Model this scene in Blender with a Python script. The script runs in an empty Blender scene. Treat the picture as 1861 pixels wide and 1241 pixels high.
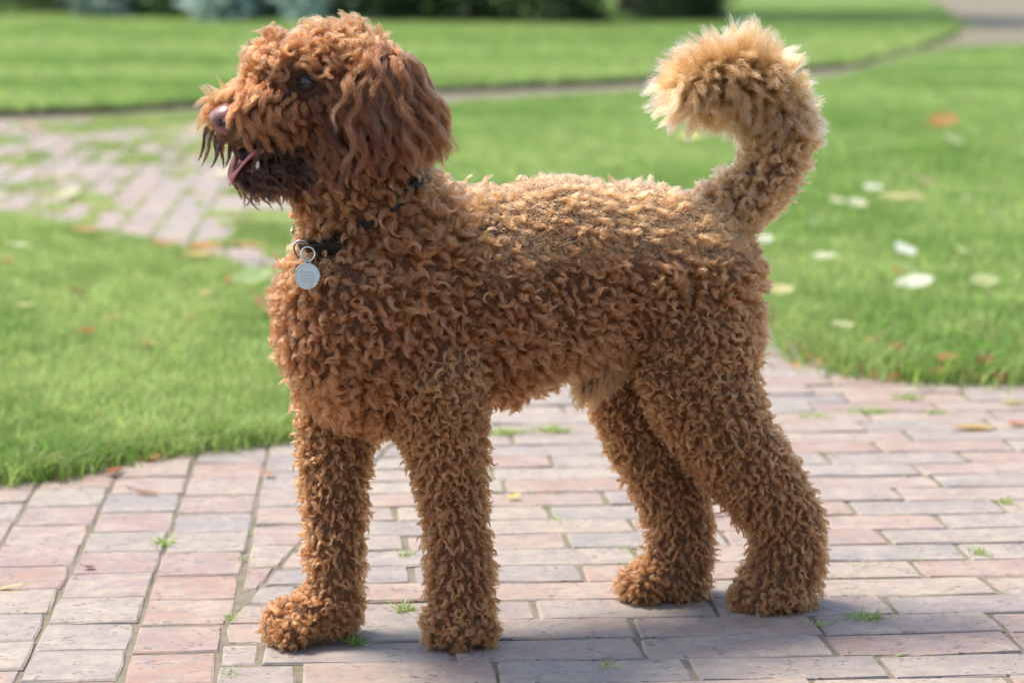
import bpy, bmesh, math, random
import numpy as np
from mathutils import Vector, Matrix
from mathutils.bvhtree import BVHTree

# ------------------------------------------------------------------ camera, world, sun, exposure
SC = bpy.context.scene
COL = SC.collection
H = 0.75                       # camera height
PITCH = math.radians(9.3)
FPX = 4394.0                   # focal length in photograph pixels (85 mm on a 36 mm sensor)
D0 = 2.565                     # distance of the dog's shoulders
S = 1685.0                     # photograph pixels per metre at that distance

cam_data = bpy.data.cameras.new('camera')
cam = bpy.data.objects.new('camera', cam_data)
COL.objects.link(cam)
cam.location = (0, 0, H)
cam.rotation_euler = (math.pi / 2 - PITCH, 0, 0)
cam_data.sensor_width = 36
cam_data.lens = 85
cam_data.clip_start = 0.05
cam_data.clip_end = 400
cam_data.dof.use_dof = True
cam_data.dof.focus_distance = 2.56
cam_data.dof.aperture_fstop = 4.8
SC.camera = cam

SUN_EL = math.radians(64)
SUN_AZ = (-0.90, 0.44)         # towards the sun: left of and behind the dog
world = bpy.data.worlds.new('World')
SC.world = world
world.use_nodes = True
wn = world.node_tree
wn.nodes.clear()
w_out = wn.nodes.new('ShaderNodeOutputWorld')
w_bg = wn.nodes.new('ShaderNodeBackground')
w_sky = wn.nodes.new('ShaderNodeTexSky')
w_sky.sky_type = 'NISHITA'
w_sky.sun_disc = False
w_sky.sun_elevation = SUN_EL
w_sky.sun_rotation = math.atan2(SUN_AZ[0], SUN_AZ[1])
w_sky.dust_density = 2.0
w_bg.inputs['Strength'].default_value = 0.15
wn.links.new(w_sky.outputs[0], w_bg.inputs['Color'])
wn.links.new(w_bg.outputs[0], w_out.inputs['Surface'])

sun_data = bpy.data.lights.new('sun', 'SUN')
sun_data.energy = 2.6
sun_data.angle = math.radians(16)
sun_data.color = (1.0, 0.93, 0.82)
sun = bpy.data.objects.new('sun', sun_data)
COL.objects.link(sun)
to_sun = Vector((SUN_AZ[0] * math.cos(SUN_EL), SUN_AZ[1] * math.cos(SUN_EL), math.sin(SUN_EL)))
sun.rotation_euler = to_sun.to_track_quat('Z', 'Y').to_euler()
sun.location = (-4, 4, 6)

SC.view_settings.view_transform = 'Standard'
SC.view_settings.look = 'None'
SC.view_settings.gamma = 1.0
SC.view_settings.use_curve_mapping = False
SC.view_settings.exposure = 1.2
SC.render.engine = 'CYCLES'
SC.cycles.use_denoising = True
SC.cycles.max_bounces = 10
SC.cycles.diffuse_bounces = 3
SC.cycles.glossy_bounces = 4
SC.cycles.transmission_bounces = 8
SC.cycles.transparent_max_bounces = 8
SC.cycles.caustics_reflective = False
SC.cycles.caustics_refractive = False
SC.cycles_curves.shape = 'RIBBONS'
SC.cycles_curves.subdivisions = 2

random.seed(7)
RNG = np.random.default_rng(7)

# ------------------------------------------------------------------ measuring helpers
CP, SP = math.cos(PITCH), math.sin(PITCH)


def ray(u, v):
    a, b = (u - 930.5) / FPX, (620.5 - v) / FPX
    return Vector((a, CP + b * SP, -SP + b * CP))


def ground(u, v, z=0.0):
    """the point of the ground seen at photograph pixel u, v"""
    d = ray(u, v)
    t = (z - H) / d.z
    return Vector((d.x * t, d.y * t, z))


def at(u, v, z):
    """the point seen at u, v, lying z (in dog pixels) beyond the dog's shoulders"""
    d = ray(u, v)
    t = (D0 + z / S) / d.y
    return Vector((d.x * t, d.y * t, H + d.z * t))


def foot(u, z, h):
    """the point in column u at depth z and height h metres"""
    D = D0 + z / S
    zc = D * CP + (H - h) * SP
    return Vector(((u - 930.5) / FPX * zc, D, h))


# ------------------------------------------------------------------ object helpers
def link(o, parent=None):
    COL.objects.link(o)
    if parent is not None:
        o.parent = parent
    return o


def tag(o, label=None, cat=None, group=None, kind=None):
    if label: o['label'] = label
    if cat: o['category'] = cat
    if group: o['group'] = group
    if kind: o['kind'] = kind
    return o


def empty(name, loc=(0, 0, 0)):
    o = bpy.data.objects.new(name, None)
    o.empty_display_size = 0.05
    o.location = loc
    return link(o)


def mesh_obj(name, verts, faces, mat=None, parent=None, smooth=False):
    me = bpy.data.meshes.new(name)
    me.from_pydata([tuple(v) for v in verts], [], [tuple(f) for f in faces])
    me.validate()
    if mat: me.materials.append(mat)
    if smooth:
        me.polygons.foreach_set('use_smooth', [True] * len(me.polygons))
    me.update()
    return link(bpy.data.objects.new(name, me), parent)


def np_mesh(name, verts, tris, mat, parent=None, colors=None, smooth=False):
    """a mesh from numpy arrays of vertices and triangles, with one colour per vertex"""
    me = bpy.data.meshes.new(name)
    nv, nt = len(verts), len(tris)
    me.vertices.add(nv)
    me.vertices.foreach_set('co', np.ascontiguousarray(verts, dtype=np.float32).ravel())
    me.loops.add(nt * 3)
    me.loops.foreach_set('vertex_index', np.ascontiguousarray(tris, dtype=np.int32).ravel())
    me.polygons.add(nt)
    me.polygons.foreach_set('loop_start', np.arange(0, nt * 3, 3, dtype=np.int32))
    if smooth:
        me.polygons.foreach_set('use_smooth', np.ones(nt, dtype=bool))
    if colors is not None:
        at_ = me.attributes.new('tint', 'FLOAT_COLOR', 'POINT')
        c4 = np.ones((nv, 4), dtype=np.float32)
        c4[:, :3] = colors
        at_.data.foreach_set('color', c4.ravel())
    me.materials.append(mat)
    me.update(calc_edges=True)
    return link(bpy.data.objects.new(name, me), parent)


def bm_obj(name, bm, mat, parent=None, smooth=True):
    me = bpy.data.meshes.new(name)
    bm.normal_update()
    bm.to_mesh(me)
    bm.free()
    me.materials.append(mat)
    if smooth:
        me.polygons.foreach_set('use_smooth', [True] * len(me.polygons))
    return link(bpy.data.objects.new(name, me), parent)


# ------------------------------------------------------------------ materials
def new_mat(name):
    m = bpy.data.materials.new(name)
    m.use_nodes = True
    nt = m.node_tree
    nt.nodes.clear()
    out = nt.nodes.new('ShaderNodeOutputMaterial')
    return m, nt, out


def N(nt, kind, **kw):
    n = nt.nodes.new(kind)
    for k, v in kw.items():
        if k in n.inputs.keys() if hasattr(n.inputs, 'keys') else False:
            n.inputs[k].default_value = v
        else:
            setattr(n, k, v)
    return n


def ramp(nt, stops):
    r = nt.nodes.new('ShaderNodeValToRGB')
    el = r.color_ramp.elements
    while len(el) > 2: el.remove(el[-1])
    for i, (p, c) in enumerate(stops):
        e = el[i] if i < 2 else el.new(p)
        e.position = p
        e.color = (*c, 1)
    return r


def plain(name, color, rough=0.5, metal=0.0, coat=0.0, sss=0.0, bump=None):
    m, nt, out = new_mat(name)
    b = nt.nodes.new('ShaderNodeBsdfPrincipled')
    b.inputs['Base Color'].default_value = (*color, 1)
    b.inputs['Roughness'].default_value = rough
    b.inputs['Metallic'].default_value = metal
    b.inputs['Coat Weight'].default_value = coat
    if sss:
        b.inputs['Subsurface Weight'].default_value = sss
        b.inputs['Subsurface Radius'].default_value = (0.006, 0.002, 0.001)
    if bump:
        tc = nt.nodes.new('ShaderNodeTexCoord')
        no = nt.nodes.new('ShaderNodeTexNoise')
        no.inputs['Scale'].default_value = bump[0]
        no.inputs['Detail'].default_value = 4
        nt.links.new(tc.outputs['Object'], no.inputs['Vector'])
        bp = nt.nodes.new('ShaderNodeBump')
        bp.inputs['Strength'].default_value = bump[1]
        bp.inputs['Distance'].default_value = bump[2]
        nt.links.new(no.outputs['Fac'], bp.inputs['Height'])
        nt.links.new(bp.outputs[0], b.inputs['Normal'])
        mx = nt.nodes.new('ShaderNodeMix'); mx.data_type = 'RGBA'
        mx.inputs['A'].default_value = (*[c * 0.72 for c in color], 1)
        mx.inputs['B'].default_value = (*[min(1, c * 1.25) for c in color], 1)
        nt.links.new(no.outputs['Fac'], mx.inputs['Factor'])
        nt.links.new(mx.outputs['Result'], b.inputs['Base Color'])
    nt.links.new(b.outputs[0], out.inputs['Surface'])
    return m


def leaf_mat(name, translucency=0.35, rough=0.5):
    """leaves and blades: colour from the vertices, some light coming through"""
    m, nt, out = new_mat(name)
    a = nt.nodes.new('ShaderNodeAttribute'); a.attribute_name = 'tint'
    b = nt.nodes.new('ShaderNodeBsdfPrincipled')
    b.inputs['Roughness'].default_value = rough
    b.inputs['Specular IOR Level'].default_value = 0.35
    t = nt.nodes.new('ShaderNodeBsdfTranslucent')
    mx = nt.nodes.new('ShaderNodeMixShader')
    mx.inputs[0].default_value = translucency
    nt.links.new(a.outputs['Color'], b.inputs['Base Color'])
    nt.links.new(a.outputs['Color'], t.inputs['Color'])
    nt.links.new(b.outputs[0], mx.inputs[1])
    nt.links.new(t.outputs[0], mx.inputs[2])
    nt.links.new(mx.outputs[0], out.inputs['Surface'])
    return m


def brick_mat():
    m, nt, out = new_mat('paving_brick')
    L = nt.links.new
    oi = nt.nodes.new('ShaderNodeObjectInfo')
    at_ = nt.nodes.new('ShaderNodeAttribute'); at_.attribute_name = 'piece'
    add = N(nt, 'ShaderNodeMath', operation='ADD')
    L(oi.outputs['Random'], add.inputs[0]); L(at_.outputs['Fac'], add.inputs[1])
    fr = N(nt, 'ShaderNodeMath', operation='FRACT')
    L(add.outputs[0], fr.inputs[0])
    base = ramp(nt, [(0.0, (0.285, 0.17, 0.125)), (0.14, (0.315, 0.23, 0.175)), (0.28, (0.235, 0.205, 0.18)),
                     (0.42, (0.325, 0.26, 0.19)), (0.56, (0.275, 0.18, 0.145)), (0.70, (0.29, 0.24, 0.195)),
                     (0.84, (0.215, 0.185, 0.168)), (1.0, (0.325, 0.22, 0.16))])
    L(fr.outputs[0], base.inputs[0])
    geo = nt.nodes.new('ShaderNodeNewGeometry')
    off = N(nt, 'ShaderNodeVectorMath', operation='SCALE')
    off.inputs[0].default_value = (37.0, 11.0, 5.0)
    L(fr.outputs[0], off.inputs['Scale'])
    pos = N(nt, 'ShaderNodeVectorMath', operation='ADD')
    L(geo.outputs['Position'], pos.inputs[0]); L(off.outputs[0], pos.inputs[1])
    n1 = nt.nodes.new('ShaderNodeTexNoise')          # broad blotches inside a brick
    n1.inputs['Scale'].default_value = 16; n1.inputs['Detail'].default_value = 5; n1.inputs['Roughness'].default_value = 0.65
    L(pos.outputs[0], n1.inputs['Vector'])
    mx1 = N(nt, 'ShaderNodeMix', data_type='RGBA', blend_type='MIX')
    r1 = ramp(nt, [(0.42, (0, 0, 0)), (0.72, (.8, .8, .8))])
    L(n1.outputs['Fac'], r1.inputs[0])
    L(r1.outputs[0], mx1.inputs['Factor'])
    L(base.outputs[0], mx1.inputs['A'])
    mx1.inputs['B'].default_value = (0.37, 0.31, 0.24, 1)
    n2 = nt.nodes.new('ShaderNodeTexNoise')          # grey weathering
    n2.inputs['Scale'].default_value = 55; n2.inputs['Detail'].default_value = 6; n2.inputs['Roughness'].default_value = 0.7
    L(pos.outputs[0], n2.inputs['Vector'])
    r2 = ramp(nt, [(0.42, (0, 0, 0)), (0.70, (0.85, 0.85, 0.85))])
    L(n2.outputs['Fac'], r2.inputs[0])
    mx2 = N(nt, 'ShaderNodeMix', data_type='RGBA')
    L(r2.outputs[0], mx2.inputs['Factor']); L(mx1.outputs['Result'], mx2.inputs['A'])
    mx2.inputs['B'].default_value = (0.19, 0.165, 0.16, 1)
    # pits and specks
    v = nt.nodes.new('ShaderNodeTexVoronoi'); v.inputs['Scale'].default_value = 150
    mp = nt.nodes.new('ShaderNodeMapping'); mp.inputs['Scale'].default_value = (0.55, 1.3, 1)
    nw = nt.nodes.new('ShaderNodeTexNoise'); nw.inputs['Scale'].default_value = 40
    L(pos.outputs[0], nw.inputs['Vector'])
    wv = N(nt, 'ShaderNodeVectorMath', operation='MULTIPLY_ADD')
    L(nw.outputs['Color'], wv.inputs[0]); wv.inputs[1].default_value = (0.02, 0.02, 0); L(pos.outputs[0], wv.inputs[2])
    L(wv.outputs[0], mp.inputs[0]); L(mp.outputs[0], v.inputs['Vector'])
    n3 = nt.nodes.new('ShaderNodeTexNoise'); n3.inputs['Scale'].default_value = 28
    L(pos.outputs[0], n3.inputs['Vector'])
    rp = ramp(nt, [(0.18, (1, 1, 1)), (0.30, (0, 0, 0))]); L(v.outputs['Distance'], rp.inputs[0])
    rn = ramp(nt, [(0.50, (0, 0, 0)), (0.62, (1, 1, 1))]); L(n3.outputs['Fac'], rn.inputs[0])
    pit = N(nt, 'ShaderNodeMath', operation='MULTIPLY'); L(rp.outputs[0], pit.inputs[0]); L(rn.outputs[0], pit.inputs[1])
    mx3 = N(nt, 'ShaderNodeMix', data_type='RGBA')
    L(pit.outputs[0], mx3.inputs['Factor']); L(mx2.outputs['Result'], mx3.inputs['A'])
    mx3.inputs['B'].default_value = (0.17, 0.135, 0.115, 1)
    b = nt.nodes.new('ShaderNodeBsdfPrincipled')
    b.inputs['Roughness'].default_value = 0.75
    b.inputs['Specular IOR Level'].default_value = 0.35
    L(mx3.outputs['Result'], b.inputs['Base Color'])
    h1 = N(nt, 'ShaderNodeMath', operation='MULTIPLY_ADD'); L(n2.outputs['Fac'], h1.inputs[0]); h1.inputs[1].default_value = 0.6
    inv = N(nt, 'ShaderNodeMath', operation='MULTIPLY'); L(pit.outputs[0], inv.inputs[0]); inv.inputs[1].default_value = -1.0
    L(inv.outputs[0], h1.inputs[2])
    bp = nt.nodes.new('ShaderNodeBump'); bp.inputs['Strength'].default_value = 0.8; bp.inputs['Distance'].default_value = 0.003
    L(h1.outputs[0], bp.inputs['Height']); L(bp.outputs[0], b.inputs['Normal'])
    L(b.outputs[0], out.inputs['Surface'])
    return m


def noise_mat(name, stops, scale, rough=0.9, bump=0.004, detail=6):
    m, nt, out = new_mat(name)
    L = nt.links.new
    geo = nt.nodes.new('ShaderNodeNewGeometry')
    n = nt.nodes.new('ShaderNodeTexNoise'); n.inputs['Scale'].default_value = scale
    n.inputs['Detail'].default_value = detail; n.inputs['Roughness'].default_value = 0.65
    L(geo.outputs['Position'], n.inputs['Vector'])
    r = ramp(nt, stops); L(n.outputs['Fac'], r.inputs[0])
    b = nt.nodes.new('ShaderNodeBsdfPrincipled'); b.inputs['Roughness'].default_value = rough
    b.inputs['Specular IOR Level'].default_value = 0.2
    L(r.outputs[0], b.inputs['Base Color'])
    bp = nt.nodes.new('ShaderNodeBump'); bp.inputs['Strength'].default_value = 0.7; bp.inputs['Distance'].default_value = bump
    n2 = nt.nodes.new('ShaderNodeTexNoise'); n2.inputs['Scale'].default_value = scale * 6; n2.inputs['Detail'].default_value = 4
    L(geo.outputs['Position'], n2.inputs['Vector'])
    L(n2.outputs['Fac'], bp.inputs['Height']); L(bp.outputs[0], b.inputs['Normal'])
    L(b.outputs[0], out.inputs['Surface'])
    return m


def fur_mat(name, rough=0.38, radial=0.5):
    m, nt, out = new_mat(name)
    a = nt.nodes.new('ShaderNodeAttribute'); a.attribute_name = 'fur_color'
    h = nt.nodes.new('ShaderNodeBsdfHairPrincipled')
    h.parametrization = 'COLOR'
    h.inputs['Roughness'].default_value = rough
    h.inputs['Radial Roughness'].default_value = radial
    h.inputs['Random Roughness'].default_value = 0.2
    nt.links.new(a.outputs['Color'], h.inputs['Color'])
    nt.links.new(h.outputs[0], out.inputs['Surface'])
    return m


M_BRICK = brick_mat()
M_JOINT = noise_mat('joint_sand', [(0.3, (0.09, 0.08, 0.05)), (0.52, (0.19, 0.16, 0.115)), (0.72, (0.10, 0.115, 0.045))], 14)
M_SOIL = noise_mat('soil', [(0.3, (0.06, 0.055, 0.03)), (0.7, (0.15, 0.12, 0.085))], 3)
M_TURF = noise_mat('turf', [(0.3, (0.07, 0.13, 0.024)), (0.55, (0.11, 0.19, 0.034)), (0.75, (0.09, 0.13, 0.034))], 5, bump=0.01)
M_GRASS = leaf_mat('grass_blade', 0.45, 0.5)
M_LEAF = leaf_mat('dry_leaf', 0.5, 0.55)
M_SHRUB = leaf_mat('shrub_leaf', 0.25, 0.5)
M_BARK = noise_mat('bark', [(0.3, (0.06, 0.045, 0.03)), (0.7, (0.15, 0.12, 0.09))], 20, bump=0.01)

# ------------------------------------------------------------------ ground, path and lawns
def poly_px(pts, z=0.0):
    return [ground(u, v, 0).xy.to_tuple() for u, v in pts]


def smooth_poly(pts, n=6):
    """Catmull-Rom through a closed outline"""
    out = []
    k = len(pts)
    for i in range(k):
        p0, p1, p2, p3 = (np.array(pts[(i + j - 1) % k]) for j in range(4))
        for t in np.linspace(0, 1, n, endpoint=False):
            out.append(tuple(0.5 * ((2 * p1) + (-p0 + p2) * t + (2 * p0 - 5 * p1 + 4 * p2 - p3) * t * t + (-p0 + 3 * p1 - 3 * p2 + p3) * t ** 3)))
    return out


def smooth_open(pts, n=6):
    q = [pts[0]] + list(pts) + [pts[-1]]
    out = []
    for i in range(1, len(q) - 2):
        p0, p1, p2, p3 = (np.array(q[i + j - 1]) for j in range(4))
        for t in np.linspace(0, 1, n, endpoint=False):
            out.append(tuple(0.5 * ((2 * p1) + (-p0 + p2) * t + (2 * p0 - 5 * p1 + 4 * p2 - p3) * t * t + (-p0 + 3 * p1 - 3 * p2 + p3) * t ** 3)))
    return out + [tuple(pts[-1])]


def inside(poly, P):
    """which of the points P (n, 2) lie in the outline"""
    x, y = P[:, 0], P[:, 1]
    r = np.zeros(len(P), dtype=bool)
    k = len(poly)
    j = k - 1
    for i in range(k):
        xi, yi = poly[i]; xj, yj = poly[j]
        c = ((yi > y) != (yj > y)) & (x < (xj - xi) * (y - yi) / (yj - yi + 1e-12) + xi)
        r ^= c
        j = i
    return r


FRONT_LAWN = poly_px([(-1500, 985), (-800, 930), (-420, 905), (-200, 890), (0, 872), (70, 860), (150, 846), (260, 826), (400, 808), (515, 792), (590, 745), (620, 680),
                      (600, 610), (545, 560), (490, 525), (420, 492), (330, 466), (200, 438), (100, 418), (0, 400), (-400, 372), (-900, 345), (-1500, 330)])
SIDE_LAWN = poly_px([(2900, 745), (2300, 715), (2050, 702), (1861, 693), (1695, 687), (1571, 670), (1500, 636), (1460, 594), (1385, 572), (1250, 520), (1000, 440),
                     (860, 390), (760, 330), (700, 262), (730, 215), (830, 193), (1000, 181), (1300, 163), (1495, 148), (1605, 121),
                     (1705, 98), (1861, 86), (2900, 66)])
BACK_LAWN = poly_px([(-1600, 262), (-1000, 244), (-500, 226), (-200, 220), (0, 213), (250, 203), (400, 191), (800, 169), (1130, 153), (1500, 127), (1600, 108), (1690, 84),
                     (1745, 52), (1715, 20), (1660, -8), (1300, -20), (600, -20), (-700, -20), (-1800, -20)])
jit = np.random.default_rng(3)


def ragged(poly, amp):
    return [(x + jit.normal(0, amp), y + jit.normal(0, amp)) for x, y in poly]


LAWN_SM = {'front': ragged(smooth_poly(FRONT_LAWN, 8), 0.006), 'side': ragged(smooth_poly(SIDE_LAWN, 8), 0.006), 'back': ragged(smooth_open(BACK_LAWN[:15], 6), 0.015) + BACK_LAWN[15:]}


def sheet(name, poly, ztop, zbot, mat):
    bm = bmesh.new()
    top = [bm.verts.new((x, y, ztop)) for x, y in poly]
    f = bm.faces.new(top)
    if f.calc_area() and f.normal.z < 0: f.normal_flip()
    bot = [bm.verts.new((x, y, zbot)) for x, y in poly]
    k = len(poly)
    for i in range(k):
        j = (i + 1) % k
        bm.faces.new((top[i], top[j], bot[j], bot[i]))
    for f2 in bm.faces:
        if f2 is not f: f2.material_index = 1
    bmesh.ops.triangulate(bm, faces=[f])
    bmesh.ops.recalc_face_normals(bm, faces=bm.faces[:])
    o = bm_obj(name, bm, mat, smooth=False)
    o.data.materials.append(M_SOIL)
    return o


g = mesh_obj('ground', [(-150, -20, -0.06), (150, -20, -0.06), (150, 250, -0.06), (-150, 250, -0.06)], [(0, 1, 2, 3)], M_SOIL)
tag(g, kind='structure')
path = mesh_obj('path', [(-14, 0.6, -0.0026), (16, 0.6, -0.0026), (16, 46, -0.0026), (-14, 46, -0.0026)], [(0, 1, 2, 3)], M_JOINT)
tag(path, kind='structure')
for nm, zt in (('front', 0.014), ('side', 0.014), ('back', 0.035)):
    o = sheet('lawn', LAWN_SM[nm], zt, -0.04, M_TURF)
    tag(o, kind='structure')

# ---- bricks
def clip(poly, a, b, keep_left):
    """the part of a convex outline on one side of the line a-b"""
    out = []
    sgn = 1 if keep_left else -1
    def side(p): return sgn * ((b[0] - a[0]) * (p[1] - a[1]) - (b[1] - a[1]) * (p[0] - a[0]))
    k = len(poly)
    for i in range(k):
        p, q = poly[i], poly[(i + 1) % k]
        sp, sq = side(p), side(q)
        if sp >= 0: out.append(p)
        if (sp > 0) != (sq > 0) and abs(sp - sq) > 1e-12:
            t = sp / (sp - sq)
            out.append((p[0] + (q[0] - p[0]) * t, p[1] + (q[1] - p[1]) * t))
    return out


def area(poly):
    return abs(sum(poly[i][0] * poly[(i + 1) % len(poly)][1] - poly[(i + 1) % len(poly)][0] * poly[i][1] for i in range(len(poly)))) / 2


def inset(poly, d):
    """a convex outline drawn in by d (towards its centre, corners kept)"""
    k = len(poly)
    ar = sum(poly[i][0] * poly[(i + 1) % k][1] - poly[(i + 1) % k][0] * poly[i][1] for i in range(k))
    if ar < 0: poly = poly[::-1]
    res = poly
    for i in range(k):
        a, b = np.array(poly[i]), np.array(poly[(i + 1) % k])
        e = b - a
        ln = np.linalg.norm(e)
        if ln < 1e-6: continue
        nrm = np.array((-e[1], e[0])) / ln * d
        res = clip(res, tuple(a + nrm), tuple(b + nrm), True)
        if len(res) < 3: return []
    return res


def brick_shape(poly, rnd, ch=0.0018, depth=0.05):
    """a paving brick: sides, a worn uneven edge, corners knocked off, a slightly dished top"""
    k = len(poly)
    ar = sum(poly[i][0] * poly[(i + 1) % k][1] - poly[(i + 1) % k][0] * poly[i][1] for i in range(k))
    if ar < 0: poly = poly[::-1]
    c = np.mean(poly, axis=0)
    if k == 4:
        out = []
        for i in range(4):
            p, q = np.array(poly[i]), np.array(poly[(i + 1) % 4])
            e = q - p; ln = np.linalg.norm(e); nr = np.array((-e[1], e[0])) / ln
            cut = min(.2, (.0012 + abs(rnd.normal(0, .0022))) / ln)
            out.append(tuple(p + e * cut + nr * abs(rnd.normal(0, .0006))))
            out.append(tuple(p + e * rnd.uniform(.35, .65) + nr * abs(rnd.normal(0, .0009))))
        poly = out
        k = len(poly)
    vs, fs = [], []
    for x, y in poly: vs.append((x, y, -depth))
    for x, y in poly:
        vs.append((x, y, -0.0012 - abs(rnd.normal(0, 0.0009))))
    for x, y in poly:
        d = math.hypot(x - c[0], y - c[1])
        q = ch * (1.2 + abs(rnd.normal(0, 0.6))) / max(d, 0.01)
        vs.append((x + (c[0] - x) * q, y + (c[1] - y) * q, rnd.normal(0, 0.0004)))
    for i in range(k):
        j = (i + 1) % k
        fs.append((i, j, k + j, k + i))
        fs.append((k + i, k + j, 2 * k + j, 2 * k + i))
    fs.append(tuple(range(2 * k, 3 * k)))
    return vs, fs


B_LINE = [ground(384, 1262).xy.to_tuple(), ground(412, 1130).xy.to_tuple(), ground(534, 998).xy.to_tuple(), ground(640, 884).xy.to_tuple()]
pieces = []                                         # (outline, centre, is_full, size)
rb = np.random.default_rng(11)
# left field: square setts in files that run away from the camera
A0, A1 = np.array(ground(214, 1241).xy), np.array(ground(347, 857).xy)
ev = (A1 - A0) / np.linalg.norm(A1 - A0)
eu = np.array((ev[1], -ev[0]))
W1, L1 = 0.1045, 0.108
for i in range(-26, 22):
    offset = (0.0, 0.037, -0.03, 0.052, 0.012)[i % 5]
    for j in range(-4, 92):
        c = A0 + eu * ((i + 0.5) * W1 + rb.normal(0, .0007)) + ev * ((j + 0.5) * L1 + offset)
        hw, hl = W1 / 2 - 0.0010, L1 / 2 - 0.0007 - abs(rb.normal(0, 0.0005))
        hw -= abs(rb.normal(0, 0.0005))
        an = rb.normal(0, 0.008)
        ca, sa = math.cos(an), math.sin(an)
        uu, vv = eu * ca + ev * sa, ev * ca - eu * sa
        poly = [tuple(c + uu * sx * hw + vv * sy * hl) for sx, sy in ((-1, -1), (1, -1), (1, 1), (-1, 1))]
        full = area(poly)
        # left of the diagonal boundary: keep what lies left of any of its lines
        best = []
        def left_of(k, p): a, b = B_LINE[k], B_LINE[k + 1]; return (b[0] - a[0]) * (p[1] - a[1]) - (b[1] - a[1]) * (p[0] - a[0])
        for k in range(2):
            q = clip(poly, B_LINE[k], B_LINE[k + 1], True)
            if len(q) >= 3 and (not best or area(q) > area(best)): best = q
        if not best or area(best) < 0.12 * full: continue
        isf = area(best) > 0.999 * full
        pieces.append((poly if isf else inset(best, 0.0015), c, isf, 1, math.atan2(eu[1], eu[0]) + an))
# right field: stretcher rows across the picture
th = math.radians(3.0)
L2, W2 = 0.205, 0.0800
Bo = np.array(ground(900, 1241).xy)
for j in range(-5, 108):
    t2 = th + math.radians(1.2) * math.sin(j * 0.21)
    ex, ey = np.array((math.cos(th), math.sin(th))), np.array((-math.sin(th), math.cos(th)))
    shift = (j % 2) * 0.5 * L2 + rb.normal(0, 0.030)
    for i in range(-16, 16):
        c = Bo + ex * ((i + 0.5) * L2 + shift) + ey * (j + 0.5) * W2
        hw, hl = L2 / 2 - 0.0014 - abs(rb.normal(0, 0.0006)), W2 / 2 - 0.0010 - abs(rb.normal(0, 0.0006))
        an = rb.normal(0, 0.006)
        ca, sa = math.cos(an), math.sin(an)
        uu, vv = ex * ca + ey * sa, ey * ca - ex * sa
        poly = [tuple(c + uu * sx * hw + vv * sy * hl) for sx, sy in ((-1, -1), (1, -1), (1, 1), (-1, 1))]
        full = area(poly)
        q = poly
        for k in range(2):
            q = clip(q, B_LINE[k], B_LINE[k + 1], False)
            if len(q) < 3: break
        if len(q) < 3 or area(q) < 0.12 * full: continue
        isf = area(q) > 0.999 * full
        pieces.append((poly if isf else inset(q, 0.0015), c, isf, 2, th + an))
cand = []
for p in pieces:
    poly, c, isf, fld, an = p
    if len(poly) < 3: continue
    P = np.array(poly)
    if c[1] > 10.5 or c[1] < 1.7 or abs(c[0]) > 0.235 * c[1] + 0.55: continue
    if inside(LAWN_SM['front'], P).all() or inside(LAWN_SM['side'], P).all() or inside(LAWN_SM['back'], P).all(): continue
    vis = abs(c[0]) < 0.2118 * (c[1] + 0.05) + 0.1 and c[1] > 2.32
    cand.append((0 if vis else 1, c[1], p))
cand.sort(key=lambda t: (t[0], t[1]))
protos = {}
rest_v, rest_f, rest_c = [], [], []
for idx, (vis, dist, (poly, c, isf, fld, an)) in enumerate(cand):
    dz = rb.normal(0, 0.0006)
    tilt = (rb.normal(0, 0.006), rb.normal(0, 0.006))
    if idx < 298 and vis == 0:
        if isf:
            key = (fld, int(rb.integers(0, 14)))
            if key not in protos:
                w, l = (W1 / 2 - 0.0013, L1 / 2 - 0.0009) if fld == 1 else (L2 / 2 - 0.0014, W2 / 2 - 0.0012)
                vs, fs = brick_shape([(-w, -l), (w, -l), (w, l), (-w, l)], rb)
                me = bpy.data.meshes.new('brick')
                me.from_pydata(vs, [], fs); me.materials.append(M_BRICK)
                protos[key] = me
            o = bpy.data.objects.new('brick', protos[key])
            o.rotation_euler = (tilt[0], tilt[1], an)
        else:
            loc = [(x - c[0], y - c[1]) for x, y in poly]
            vs, fs = brick_shape(loc, rb)
            me = bpy.data.meshes.new('brick')
            me.from_pydata(vs, [], fs); me.materials.append(M_BRICK)
            o = bpy.data.objects.new('brick', me)
            o.rotation_euler = (tilt[0] * .5, tilt[1] * .5, 0)
        o.location = (c[0], c[1], dz)
        link(o, path)
    else:
        loc = [(x - c[0], y - c[1]) for x, y in poly]
        vs, fs = brick_shape(loc, rb)
        b0 = len(rest_v)
        rest_v += [(x + c[0], y + c[1], z + dz + x * tilt[1] + y * tilt[0]) for x, y, z in vs]
        rest_f += [tuple(b0 + i for i in f) for f in fs]
        rest_c += [rb.random()] * len(vs)
far_bricks = mesh_obj('brick_field', rest_v, rest_f, M_BRICK, path)
ca_ = far_bricks.data.attributes.new('piece', 'FLOAT', 'POINT')
ca_.data.foreach_set('value', rest_c)
tag(far_bricks, kind='stuff')

# ---- grass
def value_noise(P, scale, seed):
    r = np.random.default_rng(seed)
    T = r.random((64, 64))
    q = P * scale
    i = np.floor(q).astype(int); f = q - i
    f = f * f * (3 - 2 * f)
    a = T[i[:, 0] % 64, i[:, 1] % 64]; b = T[(i[:, 0] + 1) % 64, i[:, 1] % 64]
    c = T[i[:, 0] % 64, (i[:, 1] + 1) % 64]; d = T[(i[:, 0] + 1) % 64, (i[:, 1] + 1) % 64]
    return (a * (1 - f[:, 0]) + b * f[:, 0]) * (1 - f[:, 1]) + (c * (1 - f[:, 0]) + d * f[:, 0]) * f[:, 1]


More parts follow.
